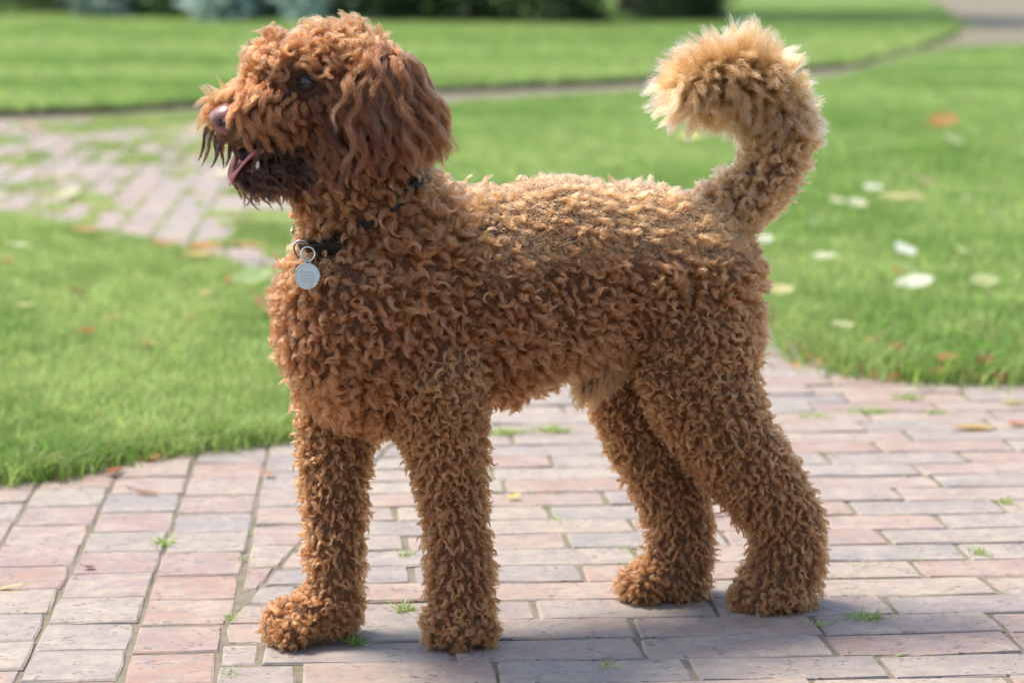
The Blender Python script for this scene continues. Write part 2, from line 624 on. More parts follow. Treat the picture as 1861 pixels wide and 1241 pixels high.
def blades(P, z0, height, width, rng, lean=0.5, hue=None, dry=0.13, bright=1.0):
    """bent three-sided blades of grass; returns vertices, triangles, colours"""
    n = len(P)
    az = rng.random(n) * 2 * math.pi
    la = rng.random(n) * 2 * math.pi
    hh = height * np.clip(rng.normal(1, 0.28, n), 0.35, 1.8)
    ww = width * rng.uniform(0.6, 1.3, n)
    ln = hh * lean * np.abs(rng.normal(0.6, 0.5, n))
    dx, dy = np.cos(az) * ww / 2, np.sin(az) * ww / 2
    lx, ly = np.cos(la) * ln, np.sin(la) * ln
    V = np.zeros((n, 5, 3))
    zz = np.broadcast_to(z0, (n,))
    V[:, 0] = np.stack([P[:, 0] - dx, P[:, 1] - dy, zz], 1)
    V[:, 1] = np.stack([P[:, 0] + dx, P[:, 1] + dy, zz], 1)
    V[:, 2] = np.stack([P[:, 0] - dx * .8 + lx * .35, P[:, 1] - dy * .8 + ly * .35, zz + hh * .6], 1)
    V[:, 3] = np.stack([P[:, 0] + dx * .8 + lx * .35, P[:, 1] + dy * .8 + ly * .35, zz + hh * .6], 1)
    V[:, 4] = np.stack([P[:, 0] + lx, P[:, 1] + ly, zz + hh], 1)
    b = np.arange(n)[:, None] * 5
    T = np.concatenate([b + np.array([[0, 1, 3]]), b + np.array([[0, 3, 2]]), b + np.array([[2, 3, 4]])], 1).reshape(-1, 3)
    t = rng.random(n)[:, None]
    if hue is None: hue = np.full(n, .5)
    hv = np.clip(hue, 0, 1)[:, None]
    c = (np.array([[0.21, 0.345, 0.065]]) * (1 - hv) + np.array([[0.47, 0.57, 0.18]]) * hv) * (0.75 + 0.5 * t)
    dr = rng.random(n) < dry
    c[dr] = np.array([0.40, 0.36, 0.15]) * (0.7 + 0.5 * t[dr])
    c *= bright
    return V.reshape(-1, 3), T, np.repeat(c, 5, 0)


def scatter(poly, n, rng, dmin=0.0, dmax=99.0, margin=0.5, power=1.0):
    P = np.array(poly)
    lo, hi = P.min(0), P.max(0)
    lo[1] = max(lo[1], dmin); hi[1] = min(hi[1], dmax)
    lo[0] = max(lo[0], -0.235 * hi[1] - margin); hi[0] = min(hi[0], 0.235 * hi[1] + margin)
    got = []
    tot = 0
    while tot < n:
        q = lo + rng.random((n * 2, 2)) * (hi - lo)
        k = (np.abs(q[:, 0]) < 0.22 * q[:, 1] + margin) & (rng.random(len(q)) < (lo[1] / q[:, 1]) ** power)
        q = q[k]
        q = q[inside(poly, q)]
        got.append(q); tot += len(q)
    return np.concatenate(got)[:n]


def join(parts):
    vs, ts, cs, b = [], [], [], 0
    for v, t, c in parts:
        vs.append(v); ts.append(t + b); cs.append(c); b += len(v)
    return np.concatenate(vs), np.concatenate(ts), np.concatenate(cs)


gr = np.random.default_rng(21)
def hue_of(P, s1=2.2, seed=1):
    return 0.5 + (value_noise(P + 50, s1, seed) - .5) * 1.2 + (value_noise(P + 50, s1 * 5, seed + 9) - .5) * 0.9 + (value_noise(P + 50, s1 * 14, seed + 5) - .5) * 0.6


P = scatter(LAWN_SM['front'], 160000, gr, margin=0.8, power=1.0)
parts = [blades(P, 0.010, 0.023, 0.0032, gr, lean=0.75, hue=hue_of(P, 3))]
# rougher tufts hanging over the near kerb of bricks
E = np.array(LAWN_SM['front'])
E = E[(E[:, 1] < 4.6) & (np.abs(E[:, 0]) < 1.8)]
Pe = np.repeat(E, 90, 0) + gr.normal(0, 1, (len(E) * 90, 2)) * np.array([0.03, 0.022])
parts.append(blades(Pe, 0.0, 0.028, 0.0032, gr, lean=1.3, hue=hue_of(Pe, 3) - .05, dry=0.12))
o = np_mesh('grass', *join(parts)[:2], M_GRASS, colors=join(parts)[2])
tag(o, label='bright green lawn grass in front of the left path', cat='grass', kind='stuff')

P = scatter(LAWN_SM['side'], 140000, gr, margin=0.9, power=1.6)
parts = [blades(P, 0.010, 0.025, 0.0055, gr, lean=0.7, hue=hue_of(P, 1.4, 4))]
E = np.array(LAWN_SM['side'])
E = E[(E[:, 1] < 8) & (np.abs(E[:, 0]) < 2.0)]
Pe = np.repeat(E, 70, 0) + gr.normal(0, 1, (len(E) * 70, 2)) * np.array([0.05, 0.035])
parts.append(blades(Pe, 0.0, 0.04, 0.0045, gr, lean=1.1, hue=hue_of(Pe, 3) - .1, dry=0.15))
J = join(parts)
o = np_mesh('grass', J[0], J[1], M_GRASS, colors=J[2])
tag(o, label='green lawn grass right of and behind the dog, scattered with fallen leaves', cat='grass', kind='stuff')

P = scatter(LAWN_SM['back'], 130000, gr, dmax=30, margin=2.0, power=1.5)
parts = [blades(P, 0.03, 0.03, 0.012, gr, lean=0.8, hue=hue_of(P, 0.8, 6))]
E = np.array(LAWN_SM['back']); E = E[E[:, 1] < 24]
Pe = np.repeat(E, 30, 0) + gr.normal(0, 1, (len(E) * 30, 2)) * np.array([0.15, 0.03]) + np.array([0, .05])
parts.append(blades(Pe, 0.03, 0.03, 0.01, gr, lean=1.0, hue=hue_of(Pe, 1) - .2))
J = join(parts)
o = np_mesh('grass', J[0], J[1], M_GRASS, colors=J[2])
tag(o, label='smooth bright back lawn grass beyond the path, up to the shrubs', cat='grass', kind='stuff')

# grass and moss creeping over the far part of the path
fp = poly_px([(-200, 235), (0, 225), (360, 205), (720, 190), (760, 330), (620, 520), (430, 492), (200, 438), (0, 400), (-300, 380)])
P = scatter(fp, 120000, gr, margin=0.4, power=1.2)
nz = value_noise(P * np.array([1, 0.6]) + 20, 4.6, 31) * .5 + value_noise(P * np.array([1, .7]) + 20, 12, 32) * .5
edge = np.clip((P[:, 1] - 9.0) / 3.0, 0, 1)
keep = nz > (0.572 - 0.20 * edge - 0.05 * (value_noise(P + 7, 1.1, 33) - .5))
P = P[keep]
P = P[~inside(LAWN_SM['front'], P) & ~inside(LAWN_SM['side'], P)]
v, t, c = blades(P, -0.004, 0.016, 0.005, gr, lean=1.0, hue=hue_of(P, 3, 8) + .1, dry=0.12)
# and along the joints of the far bricks
Q = []
for i in range(-26, 22):
    tt_ = gr.uniform(2.5, 9.0, 420)
    Q.append(A0 + eu * (i * W1) + ev * tt_[:, None] + gr.normal(0, .006, (420, 2)))
Q = np.concatenate(Q)
Q = Q[(Q[:, 1] > 6.2) & (value_noise(Q + 31, 2.6, 36) > .42)]
Q = Q[inside(fp, Q) & ~inside(LAWN_SM['front'], Q) & ~inside(LAWN_SM['side'], Q)]
v2, t2_, c2 = blades(Q, -0.004, 0.013, 0.006, gr, lean=1.2, hue=hue_of(Q, 3, 8), dry=0.2)
v, t, c = join([(v, t, c), (v2, t2_, c2)])
o = np_mesh('path_grass', v, t, M_GRASS, colors=c)
tag(o, label='patchy grass growing over the brick path left of the dog', cat='grass', kind='stuff')

# thin moss lines in the near joints
P = np.stack([gr.uniform(-0.95, 1.15, 60000), gr.uniform(2.2, 5.0, 60000)], 1)
nz = value_noise(P + 9, 3.3, 41)
P = P[nz > 0.62]
B = np.array([[p[1][0], p[1][1], (W1 if p[3] == 1 else L2) / 2, (L1 if p[3] == 1 else W2) / 2, p[4]] for _, _, p in cand if p[1][1] < 5.3])
hit = np.zeros(len(P), dtype=bool)
for bx, by, hw, hl, an in B:
    dx, dy = P[:, 0] - bx, P[:, 1] - by
    lx, ly = dx * math.cos(an) + dy * math.sin(an), -dx * math.sin(an) + dy * math.cos(an)
    hit |= (np.abs(lx) < hw - 0.005) & (np.abs(ly) < hl - 0.004)
P = P[~hit & ~inside(LAWN_SM['front'], P) & ~inside(LAWN_SM['side'], P)]
v, t, c = blades(P, -0.008, 0.008, 0.003, gr, lean=1.5, hue=hue_of(P, 3, 8) - .1, dry=0.25)
o = np_mesh('joint_moss', v, t, M_GRASS, colors=c)
tag(o, label='thin moss lining the joints of the near bricks', cat='moss', kind='stuff')
#---SPLIT-BACKGROUND---
# ------------------------------------------------------------------ weeds in the joints, fallen leaves
tr = np.random.default_rng(51)
def tuft(u, v, w, n, hgt, label, yellow=0.0, dep=0.35):
    p = ground(u, v)
    w = w / FPX * p.y
    P = np.stack([tr.normal(0, w * .28, n), tr.normal(0, max(w * .28 * dep, .006), n)], 1)
    vv, tt, cc = blades(P[:max(12, int(n * .7))], -0.006, hgt * .62, 0.0024, tr, lean=1.9, hue=(np.full(n, .55) + yellow + tr.normal(0, .15))[:max(12, int(n * .7))], dry=0.08)
    o = np_mesh('weed_tuft', vv, tt, M_GRASS, colors=cc)
    o.location = p
    tag(o, label=label, cat='weed', group='weeds growing between the paving bricks')


for a in [
    (298, 988, 34, 90, .020, 'small bright grass tuft alone amid the square bricks left of the front paws'),
    (435, 1018, 18, 40, .014, 'tiny green tuft on a joint just left of the forward front leg'),
    (58, 1014, 34, 40, .009, 'flat dark green weed in the leftmost brick file'),
    (347, 932, 14, 24, .009, 'tiny weed dot high up between the square bricks, near the lawn edge'),
    (415, 1222, 26, 50, .011, 'low weed by the bottom edge, left of the forward front paw'),
    (420, 1123, 14, 40, .014, 'short tuft where the diagonal brick joint meets the square bricks'),
    (647, 1166, 26, 110, .020, 'green tuft tucked behind the heel of the forward front paw'),
    (733, 1105, 26, 70, .020, 'upright tuft midway between the two front legs'),
    (740, 1010, 16, 36, .020, 'thin two bladed weed between the front legs, higher up than the tuft'),
    (722, 1192, 44, 80, .009, 'dark mossy weed flat on the joint between the front paws'),
    (915, 788, 84, 300, .020, 'left one of the two wide grass patches seen beneath the belly'),
    (1003, 784, 66, 260, .020, 'right one of the two wide grass patches seen beneath the belly'),
    (1008, 945, 36, 60, .012, 'weed on the joint between front and hind legs, under the belly'),
    (1130, 997, 34, 60, .011, 'small weed just left of the far hind leg'),
    (1497, 1134, 78, 170, .012, 'wide low weed on the bricks right of the near hind paw'),
    (1578, 1124, 70, 190, .017, 'bushy weed right of the wide low one, near the hind paw'),
    (1100, 1208, 26, 80, .013, 'tuft at the bottom of the picture below the far hind paw'),
    (1783, 1004, 24, 90, .018, 'leafy weed on the right side beside a missing brick corner'),
    (1815, 970, 28, 90, .008, 'dark moss filling the square hole in the right paving'),
    (1828, 912, 20, 60, .016, 'little weed near the right edge above the mossy hole'),
    (1668, 1016, 32, 70, .010, 'small flat weed in the right paving left of the leafy weed'),
    (1560, 1028, 20, 40, .011, 'tiny weed right of the near hind leg shank'),
    (1510, 828, 50, 100, .010, 'dark weed right of the near hock, up the path'),
    (1585, 748, 84, 260, .018, 'wide green patch on the path below the right lawn edge'),
    (1650, 724, 50, 200, .018, 'bright weed on the path nearest to the right lawn edge'),
    (1478, 757, 66, 160, .016, 'green strip of weeds right of the dog\'s near thigh'),
    (1440, 656, 40, 140, .018, 'weed clump on the path close behind the dog\'s thigh'),
    (1700, 750, 46, 140, .014, 'weed patch right of the wide green one below the lawn'),
    (1835, 1207, 60, 70, .010, 'faint weed in the bottom right corner of the paving'),
    (1527, 938, 26, 46, .010, 'thin weed just right of the near hock on the joint'),
]:
    tuft(*a)


def leaf(u, v, length, width, color, label, group, az=None, lift=0.006, curl=0.35, z=0.0, tilt=0.0):
    """one dry leaf: pointed oval, folded along the midrib, curling up at the edge"""
    p = ground(u, v)
    n = 7
    vs, cs = [], []
    for i in range(n + 1):
        t = i / n
        w = width * (math.sin(math.pi * t ** 0.85) ** 0.8) * (1 + tr.normal(0, .06)) / 2
        x = (t - .5) * length
        zc = curl * length * (t - .5) ** 2 * 1.3
        for s in (-1, 0, 1):
            vs.append((x, s * w, zc + abs(s) * w * 0.35 + tr.normal(0, length * .008)))
            k = (0.8 if s == 0 else 1.0) * (1 + tr.normal(0, .06))
            cs.append([c * k for c in color])
    fs = []
    for i in range(n):
        for s in (0, 1):
            a = i * 3 + s
            fs += [(a, a + 3, a + 4), (a, a + 4, a + 1)]
    b = len(vs)                                      # stalk
    for x, zz in ((-.5, 0), (-.5, .004), (-.78, .012 + curl * length * .3), (-.78, .014 + curl * length * .3)):
        vs.append((x * length, 0.0012 if zz else -0.0012, curl * length * .3 + zz * .3)); cs.append([c * .7 for c in color])
    fs += [(b, b + 1, b + 3), (b, b + 3, b + 2)]
    o = np_mesh('fallen_leaf', np.array(vs), np.array(fs), M_LEAF, colors=np.array(cs), smooth=True)
    o.location = (p.x, p.y, z + lift)
    o.rotation_euler = (tr.normal(0, .12) + tilt, tr.normal(0, .12), tr.random() * 6.28 if az is None else az)
    tag(o, label=label, cat='leaf', group=group)


CREAM, STRAW, ORANGE, RUST, BROWN, GREENISH = (.80, .76, .52), (.72, .62, .30), (.60, .29, .10), (.42, .13, .05), (.27, .13, .06), (.50, .60, .25)
WHITE = (.86, .83, .64)
GR, GL, GP = 'fallen leaves on the right lawn', 'fallen leaves on the left lawn', 'fallen leaves on the paving bricks'
G_ = dict(z=0.024)
for a in [
    (1587, 366, .085, .055, WHITE, 'round cream leaf at the top left of the long tan leaf on the right lawn', GR, 0.6),
    (1520, 390, .062, .045, CREAM, 'small yellow leaf nearest to the tail in the right lawn row', GR, 1.6),
    (1557, 396, .075, .055, CREAM, 'pale yellow leaf right beside the small one near the tail', GR, 0.2),
    (1625, 384, .12, .055, STRAW, 'long tan leaf lying across the middle of the right lawn', GR, 0.0),
    (1662, 382, .07, .04, STRAW, 'short tan leaf touching the right tip of the long tan leaf', GR, 0.1),
    (1680, 354, .10, .045, (.55, .45, .25), 'dull faded leaf above the long tan leaf on the right lawn', GR, 0.1),
    (1700, 384, .05, .04, (.55, .52, .2), 'dim olive leaf right of the tan pair on the right lawn', GR, 1.0),
    (1757, 386, .05, .035, (.5, .55, .3), 'faint green leaf far right of the tan pair', GR, 0.8),
    (1385, 464, .075, .05, WHITE, 'whitish leaf right against the dog\'s rump', GR, 0.5),
    (1475, 432, .055, .04, (.62, .66, .38), 'soft green white leaf below the tail, above the cream one', GR, 1.4),
    (1497, 497, .090, .045, CREAM, 'cream leaf with a tan tip right of the dog\'s rump', GR, 0.5),
    (1645, 486, .072, .062, (.9, .88, .76), 'brightest white round leaf in the middle of the right lawn', GR, 0.5),
    (1747, 485, .065, .05, (.66, .66, .36), 'yellow green leaf right of the bright white one', GR, 1.8),
    (1662, 548, .115, .058, WHITE, 'large cream leaf low on the right lawn', GR, 0.15),
    (1788, 545, .085, .05, (.62, .62, .30), 'yellowish leaf at the right of the large cream leaf', GR, 0.25),
    (1627, 522, .035, .03, ORANGE, 'tiny orange leaf just above the large cream leaf', GR, 1.2),
    (1650, 518, .035, .03, CREAM, 'tiny pale leaf beside the tiny orange one', GR, 1.2),
    (1715, 240, .17, .09, ORANGE, 'orange brown leaf farthest up the right lawn', GR, 0.1),
    (1728, 274, .11, .085, WHITE, 'white leaf just below the orange brown one up the lawn', GR, 1.5),
    (1808, 417, .05, .04, (.5, .46, .26), 'faded brown leaf near the right edge of the right lawn', GR, 1.1),
    (1255, 268, .15, .08, (.70, .66, .26), 'yellow leaf on the grass under the tail plume', GR, 0.0),
    (1212, 222, .13, .08, (.62, .64, .42), 'pale leaf below the left end of the tail plume', GR, 0.5),
    (1420, 563, .075, .045, STRAW, 'straw coloured leaf at the lawn corner right of the thigh', GR, 0.0),
    (1398, 548, .05, .03, ORANGE, 'little orange leaf at the lawn corner beside the thigh', GR, 1.5),
    (1530, 628, .075, .05, (.66, .66, .36), 'pale green leaf at the curved edge of the right lawn', GR, 0.1),
    (1580, 655, .05, .035, ORANGE, 'orange leaf on the lower edge of the right lawn', GR, 0.8),
    (1630, 668, .06, .035, (.5, .22, .08), 'rusty leaf on the lower edge of the right lawn', GR, 0.2),
    (1722, 688, .07, .035, ORANGE, 'orange leaf where the right lawn meets the bricks', GR, 0.0),
    (1790, 692, .06, .03, RUST, 'dark rust leaf at the right end of the lawn edge', GR, 0.3),
]:
    a = list(a); small = a[1] > 620
    a[2] *= .62 if small else .80
    a[3] *= .7 if small else 1.0
    leaf(*a, **G_, lift=.012, tilt=.4)
for a in [
    (140, 568, .055, .032, BROWN, 'brown curled leaf standing up in the left lawn', GL, 2.3, .012, .35, .03, .5),
    (160, 636, .038, .032, RUST, 'dark red leaf low on the left lawn', GL, 0.4),
    (207, 612, .03, .022, ORANGE, 'tiny orange leaf right above the dark red one', GL, 1.5),
    (48, 588, .05, .022, (.66, .66, .36), 'narrow pale leaf near the left edge of the left lawn', GL, 2.6),
    (35, 474, .055, .042, (.62, .66, .40), 'round pale leaf at the upper left of the left lawn', GL, 0.2),
    (15, 503, .035, .028, (.5, .24, .1), 'small rusty leaf at the far left of the left lawn', GL, 0.2),
    (458, 548, .11, .048, GREENISH, 'large pale green leaf beside the dog\'s chest', GL, 0.75, .02, .2, .03, .4),
    (476, 596, .075, .055, (.70, .42, .16), 'big amber leaf touching the dog\'s chest', GL, 1.3, .015, .2, .03, .5),
    (415, 540, .045, .022, ORANGE, 'thin orange leaf left of the large pale green leaf', GL, 1.6),
    (374, 566, .035, .03, (.6, .4, .2), 'small tan leaf left of the amber leaf', GL, 0.4),
    (345, 608, .035, .024, (.55, .45, .2), 'dim tan leaf in the middle of the left lawn', GL, 1.3),
    (270, 660, .03, .025, (.5, .32, .12), 'small brown leaf low in the middle of the left lawn', GL, 0.3),
    (158, 446, .08, .05, (.62, .35, .18), 'orange leaf on the upper border of the left lawn', GL, 0.1),
    (298, 471, .075, .04, (.58, .30, .16), 'reddish leaf at the upper border, nearer to the dog', GL, 0.0),
    (375, 478, .09, .06, ORANGE, 'bright orange leaf on the path edge left of the collar', GL, 0.2),
    (365, 494, .08, .05, (.64, .46, .18), 'amber leaf just below the bright orange one', GL, 0.6),
    (452, 474, .08, .035, (.55, .30, .14), 'rust leaf on the path beside the dog tag', GL, 0.0),
]:
    k = dict(z=0.03) if len(a) <= 8 else {}
    leaf(*a, **k)
for a in [
    (277, 839, .038, .022, ORANGE, 'orange leaf on the brick edge under the left lawn', GP, 0.2, .004),
    (209, 863, .028, .020, RUST, 'reddish leaf at the corner of two bricks by the left lawn', GP, 1.0, .006),
    (22, 858, .05, .03, BROWN, 'brown leaf at the left lawn edge by the picture border', GP, 2.6, .006),
    (267, 900, .042, .010, (.36, .22, .12), 'curled brown leaf alone on the square bricks', GP, -0.2, .003, .25),
    (163, 1034, .016, .012, BROWN, 'tiny dark leaf scrap on the square bricks', GP, 0.3, .002),
    (8, 1072, .06, .010, (.62, .58, .28), 'straw sliver cut by the left picture border', GP, -0.05, .002, .1),
    (490, 866, .022, .014, ORANGE, 'small orange leaf right by the forward front leg', GP, 0.1, .003),
    (935, 907, .022, .014, (.75, .62, .12), 'yellow leaf on the bricks right of the near front leg', GP, 0.4, .003),
    (1770, 781, .075, .030, (.62, .42, .16), 'amber leaf on the bricks at the right', GP, 0.05, .003, .15),
    (1845, 735, .05, .020, (.55, .46, .18), 'yellow leaf on the bricks at the right border', GP, 0.3, .003, .15),
    (1850, 774, .04, .024, (.55, .24, .14), 'pinkish leaf near the amber one at the right border', GP, 0.3, .003),
    (405, 325, .10, .07, (.80, .72, .52), 'cream leaf on the path under the dog\'s chin', GP, 1.4, .012),
    (127, 362, .09, .07, (.76, .74, .50), 'pale leaf on the middle of the mossy path', GP, 1.0, .008),
    (60, 238, .13, .09, (.62, .45, .30), 'tan leaf at the far edge of the mossy path', GP, 1.0, .01),
]:
    leaf(*a)
# loose litter too fine to count along the right lawn edge
E = np.array(LAWN_SM['side']); E = E[(E[:, 1] < 5.6) & (E[:, 0] > .3) & (E[:, 0] < 1.4)]
vs, ts, cs = [], [], []
for i in range(260):
    e = E[tr.integers(0, len(E))] + tr.normal(0, 1, 2) * np.array([.06, .05])
    s = tr.uniform(.004, .012); a = tr.random() * 6.28
    b = len(vs)
    for k, (x, y) in enumerate(((-1, 0), (0, -.45), (1, 0), (0, .45))):
        vs.append((e[0] + s * (x * math.cos(a) - y * math.sin(a)), e[1] + s * (x * math.sin(a) + y * math.cos(a)), .008 + tr.uniform(0, .02)))
        cs.append(np.array([.45, .24, .10]) * tr.uniform(.5, 1.4))
    ts += [(b, b + 1, b + 2), (b, b + 2, b + 3)]
o = np_mesh('leaf_litter', np.array(vs), np.array(ts), M_LEAF, colors=np.array(cs))
tag(o, label='fine brown leaf litter strewn along the right lawn edge', cat='litter', kind='stuff')

# ------------------------------------------------------------------ shrubs and the tree at the back
sr = np.random.default_rng(61)
def foliage(n, centre, radii, size, c0, c1, droop=0.3, holes=0.45, bottom=0.0):
    """leaf-sized faces through a crown's volume, in clumps"""
    nc = max(8, n // 60)
    q = sr.normal(0, 1, (nc, 3)); q /= np.linalg.norm(q, axis=1)[:, None]
    q *= (sr.random(nc) ** (1 / 3.2))[:, None]
    cl = q * np.array(radii) * .88
    k = sr.integers(0, nc, n)
    P = cl[k] + sr.normal(0, 1, (n, 3)) * np.array(radii) * (holes * .30) + np.array(centre)
    P = P[P[:, 2] > bottom]
    n = len(P); k = k[:n]
    d = sr.normal(0, 1, (n, 3)); d[:, 2] = d[:, 2] * .5 - droop; d /= np.linalg.norm(d, axis=1)[:, None]
    w = np.cross(d, sr.normal(0, 1, (n, 3))); w /= np.linalg.norm(w, axis=1)[:, None]
    ln = size * sr.uniform(.6, 1.4, n)[:, None]; wd = ln * .42
    V = np.stack([P, P + d * ln * .5 + w * wd * .5, P + d * ln * .5 - w * wd * .5, P + d * ln], 1).reshape(-1, 3)
    b = np.arange(n)[:, None] * 4
    T = np.concatenate([b + np.array([[0, 1, 2]]), b + np.array([[1, 3, 2]])], 1).reshape(-1, 3)
    t = np.clip(sr.random(n) * .6 + (cl[k, 2] / radii[2]) * .2 + sr.random(nc)[k] * .35, 0, 1)[:, None]
    C = np.array([c0]) * (1 - t) + np.array([c1]) * t
    return V, T, np.repeat(C, 4, 0)


def tube(bm, pts, radii, seg=8):
    rings = []
    up = Vector((0, 0, 1))
    for i, p in enumerate(pts):
        p = Vector(p)
        d = (Vector(pts[min(i + 1, len(pts) - 1)]) - Vector(pts[max(i - 1, 0)])).normalized()
        a = d.cross(up if abs(d.z) < .95 else Vector((1, 0, 0))).normalized()
        b = d.cross(a)
        rings.append([bm.verts.new(p + (a * math.cos(2 * math.pi * j / seg) + b * math.sin(2 * math.pi * j / seg)) * radii[i]) for j in range(seg)])
    for r0, r1 in zip(rings, rings[1:]):
        for j in range(seg):
            bm.faces.new((r0[j], r0[(j + 1) % seg], r1[(j + 1) % seg], r1[j]))
    bm.faces.new(rings[0][::-1]); bm.faces.new(rings[-1])


def shrub(u0, u1, v, hgt, n, size, c0, c1, name, label, dep=0.8, droop=.3, low=.30):
    p0, p1 = ground(u0, v + 12), ground(u1, v + 12)
    c = (p0 + p1) / 2
    r = (p1.x - p0.x) / 2
    root = empty(name, (c.x, c.y + dep * .45, 0))
    V, T, C = foliage(n, (0, 0, hgt * low), (r * 1.10, dep, hgt * .70), size, c0, c1, droop, bottom=.02)
    np_mesh('foliage', V, T, M_SHRUB, root, colors=C)
    for k in range(5):
        bm = bmesh.new()
        a = sr.random() * 6.28
        x, y = math.cos(a), math.sin(a)
        tube(bm, [(x * .08, y * .08, -.03), (x * r * .25, y * dep * .25, hgt * .35), (x * r * .5, y * dep * .5, hgt * .75)], [.022, .015, .006], 6)
        bm_obj('stem', bm, M_BARK, root)
    tag(root, label=label, cat='shrub', group='shrubs along the back of the lawn')


DK0, DK1 = (.012, .028, .008), (.035, .075, .018)
MD0, MD1 = (.05, .11, .025), (.12, .22, .05)
BL0, BL1 = (.24, .34, .27), (.50, .60, .54)
shrub(-260, 40, 22, 1.1, 7000, .07, MD0, MD1, 'low_shrub', 'mid green shrub at the far left of the back lawn')
shrub(20, 150, 20, 1.2, 6000, .06, DK0, DK1, 'dark_shrub', 'black green shrub in the upper left corner of the photo')
shrub(130, 260, 28, .8, 4500, .10, MD0, BL1, 'leafy_plant', 'grey green leafy plant right of the black green shrub')
shrub(230, 400, 27, 1.0, 5000, .11, MD0, MD1, 'leafy_plant', 'fresh green broad leaved plant left of the dog\'s head')
shrub(350, 480, 34, .7, 3200, .16, BL0, BL1, 'silvery_plant', 'silvery blue plant right above the dog\'s muzzle', droop=.1)
shrub(470, 540, 32, .9, 3000, .10, DK0, MD1, 'leafy_plant', 'narrow dark leafy plant between the two silvery plants')
shrub(520, 610, 33, .7, 2600, .16, BL0, BL1, 'silvery_plant', 'silvery blue plant behind the top of the dog\'s head', droop=.1)
shrub(590, 790, 35, 1.5, 9000, .07, DK0, DK1, 'dark_hedge', 'dark hedge bush just right of the dog\'s head')
shrub(760, 960, 37, 1.6, 9000, .07, DK0, DK1, 'dark_hedge', 'dark hedge bush above the dog\'s back')
shrub(930, 1130, 39, 1.6, 9000, .07, DK0, DK1, 'dark_hedge', 'dark hedge bush left of the pale trunk')
shrub(1160, 1330, 36, 1.6, 9000, .07, DK0, DK1, 'dark_hedge', 'rightmost dark hedge bush, beside the pale trunk')

root = empty('broadleaf_tree', (1.22, 25.6, 0))
bm = bmesh.new()
tube(bm, [(0, 0, -.1), (.02, 0, .25), (.05, .02, 1.5), (.1, .0, 2.8), (.12, -.1, 4.2)], [.17, .13, .115, .095, .06], 12)
bm_obj('trunk', bm, M_BARK, root)
for k in range(7):
    a = k * .9 + .3
    bm = bmesh.new()
    z0 = 2.5 + k * .22
    L_ = 1.9 - k * .08
    tube(bm, [(.1, -.02, z0), (.1 + math.cos(a) * L_ * .5, math.sin(a) * L_ * .5, z0 + .7), (.1 + math.cos(a) * L_, math.sin(a) * L_, z0 + 1.1)], [.055, .035, .012], 7)
    bm_obj('limb', bm, M_BARK, root)
V, T, C = foliage(15000, (.15, -.1, 4.6), (2.6, 2.5, 1.8), .16, (.03, .07, .015), (.08, .15, .03))
np_mesh('crown', V, T, M_SHRUB, root, colors=C)
tag(root, label='tree with a pale slim trunk standing in the dark hedge', cat='tree')
# ------------------------------------------------------------------ the dog
UP = Vector((0, 0, 1))
FWD = Vector((-0.905, -0.425, 0)).normalized()        # where the body points
LEFT = Vector((0.425, -0.905, 0)).normalized()        # the dog's left, towards the camera


def zm(u):
    """depth of the dog's middle plane in column u"""
    return (u - 710) * 0.47


PRIM = []            # (region, centre, axes as rows, radii)


def ell(region, c, ru, rv, rup, f=FWD, l=LEFT, up=UP):
    PRIM.append((region, Vector(c), (Vector(f).normalized(), Vector(l).normalized(), Vector(up).normalized()), (ru / S, rv / S, rup / S)))


def chain(region, pts, k=5):
    """spheres along a bent, tapering limb; pts = (u, v, z, r)"""
    for a, b in zip(pts, pts[1:]):
        pa, pb = at(*a[:3]), at(*b[:3])
        n = max(2, int(k))
        for i in range(n + 1):
            t = i / n
            r = (a[3] * (1 - t) + b[3] * t)
            ell(region, pa.lerp(pb, t), r, r, r)


# trunk
ell('torso', at(702, 572, zm(702)), 196, 160, 208)
ell('torso', at(785, 490, zm(785)), 150, 130, 132)
ell('torso', at(880, 535, zm(880)), 205, 148, 192)
ell('torso', at(1010, 500, zm(1010)), 210, 146, 180)
ell('rump', at(1150, 490, zm(1150)), 180, 142, 160)
ell('rump', at(1232, 500, zm(1232)), 148, 142, 156)
ell('rump', at(1250, 590, zm(1250)), 125, 135, 150)
# shoulders
ell('torso', at(765, 620, zm(765) - 95), 95, 62, 150)
ell('torso', at(632, 640, zm(632) + 85), 95, 62, 140)
# neck
chain('neck', [(735, 470, zm(735), 138), (690, 400, zm(690), 126), (645, 320, zm(645) - 5, 112)], 4)
# near front leg (the dog's left)
chain('front_leg_l', [(782, 680, -62, 92), (806, 780, -50, 72), (820, 870, -34, 58), (830, 955, -25, 52), (836, 1030, -20, 56), (836, 1090, -20, 55)], 4)
ell('paw', foot(832, -26, .026), 66, 56, 46, f=(-.45, -.9, 0), l=(.9, -.45, 0))
ell('paw', foot(800, -56, .019), 30, 23, 32)
ell('paw', foot(838, -70, .019), 30, 24, 32)
ell('paw', foot(874, -58, .019), 29, 23, 32)
# forward front leg (the dog's right)
chain('front_leg_r', [(640, 690, 62, 92), (612, 780, 46, 66), (606, 870, 30, 56), (608, 955, 20, 50), (608, 1040, 12, 46), (604, 1100, 6, 48)], 4)
ell('paw', foot(592, 0, .032), 68, 54, 50, f=(-.85, -.5, 0), l=(.5, -.85, 0))
ell('paw', foot(535, -25, .024), 52, 48, 40, f=(-.85, -.5, 0), l=(.5, -.85, 0))
ell('paw', foot(506, -36, .018), 27, 22, 30)
ell('paw', foot(534, -72, .018), 29, 23, 30)
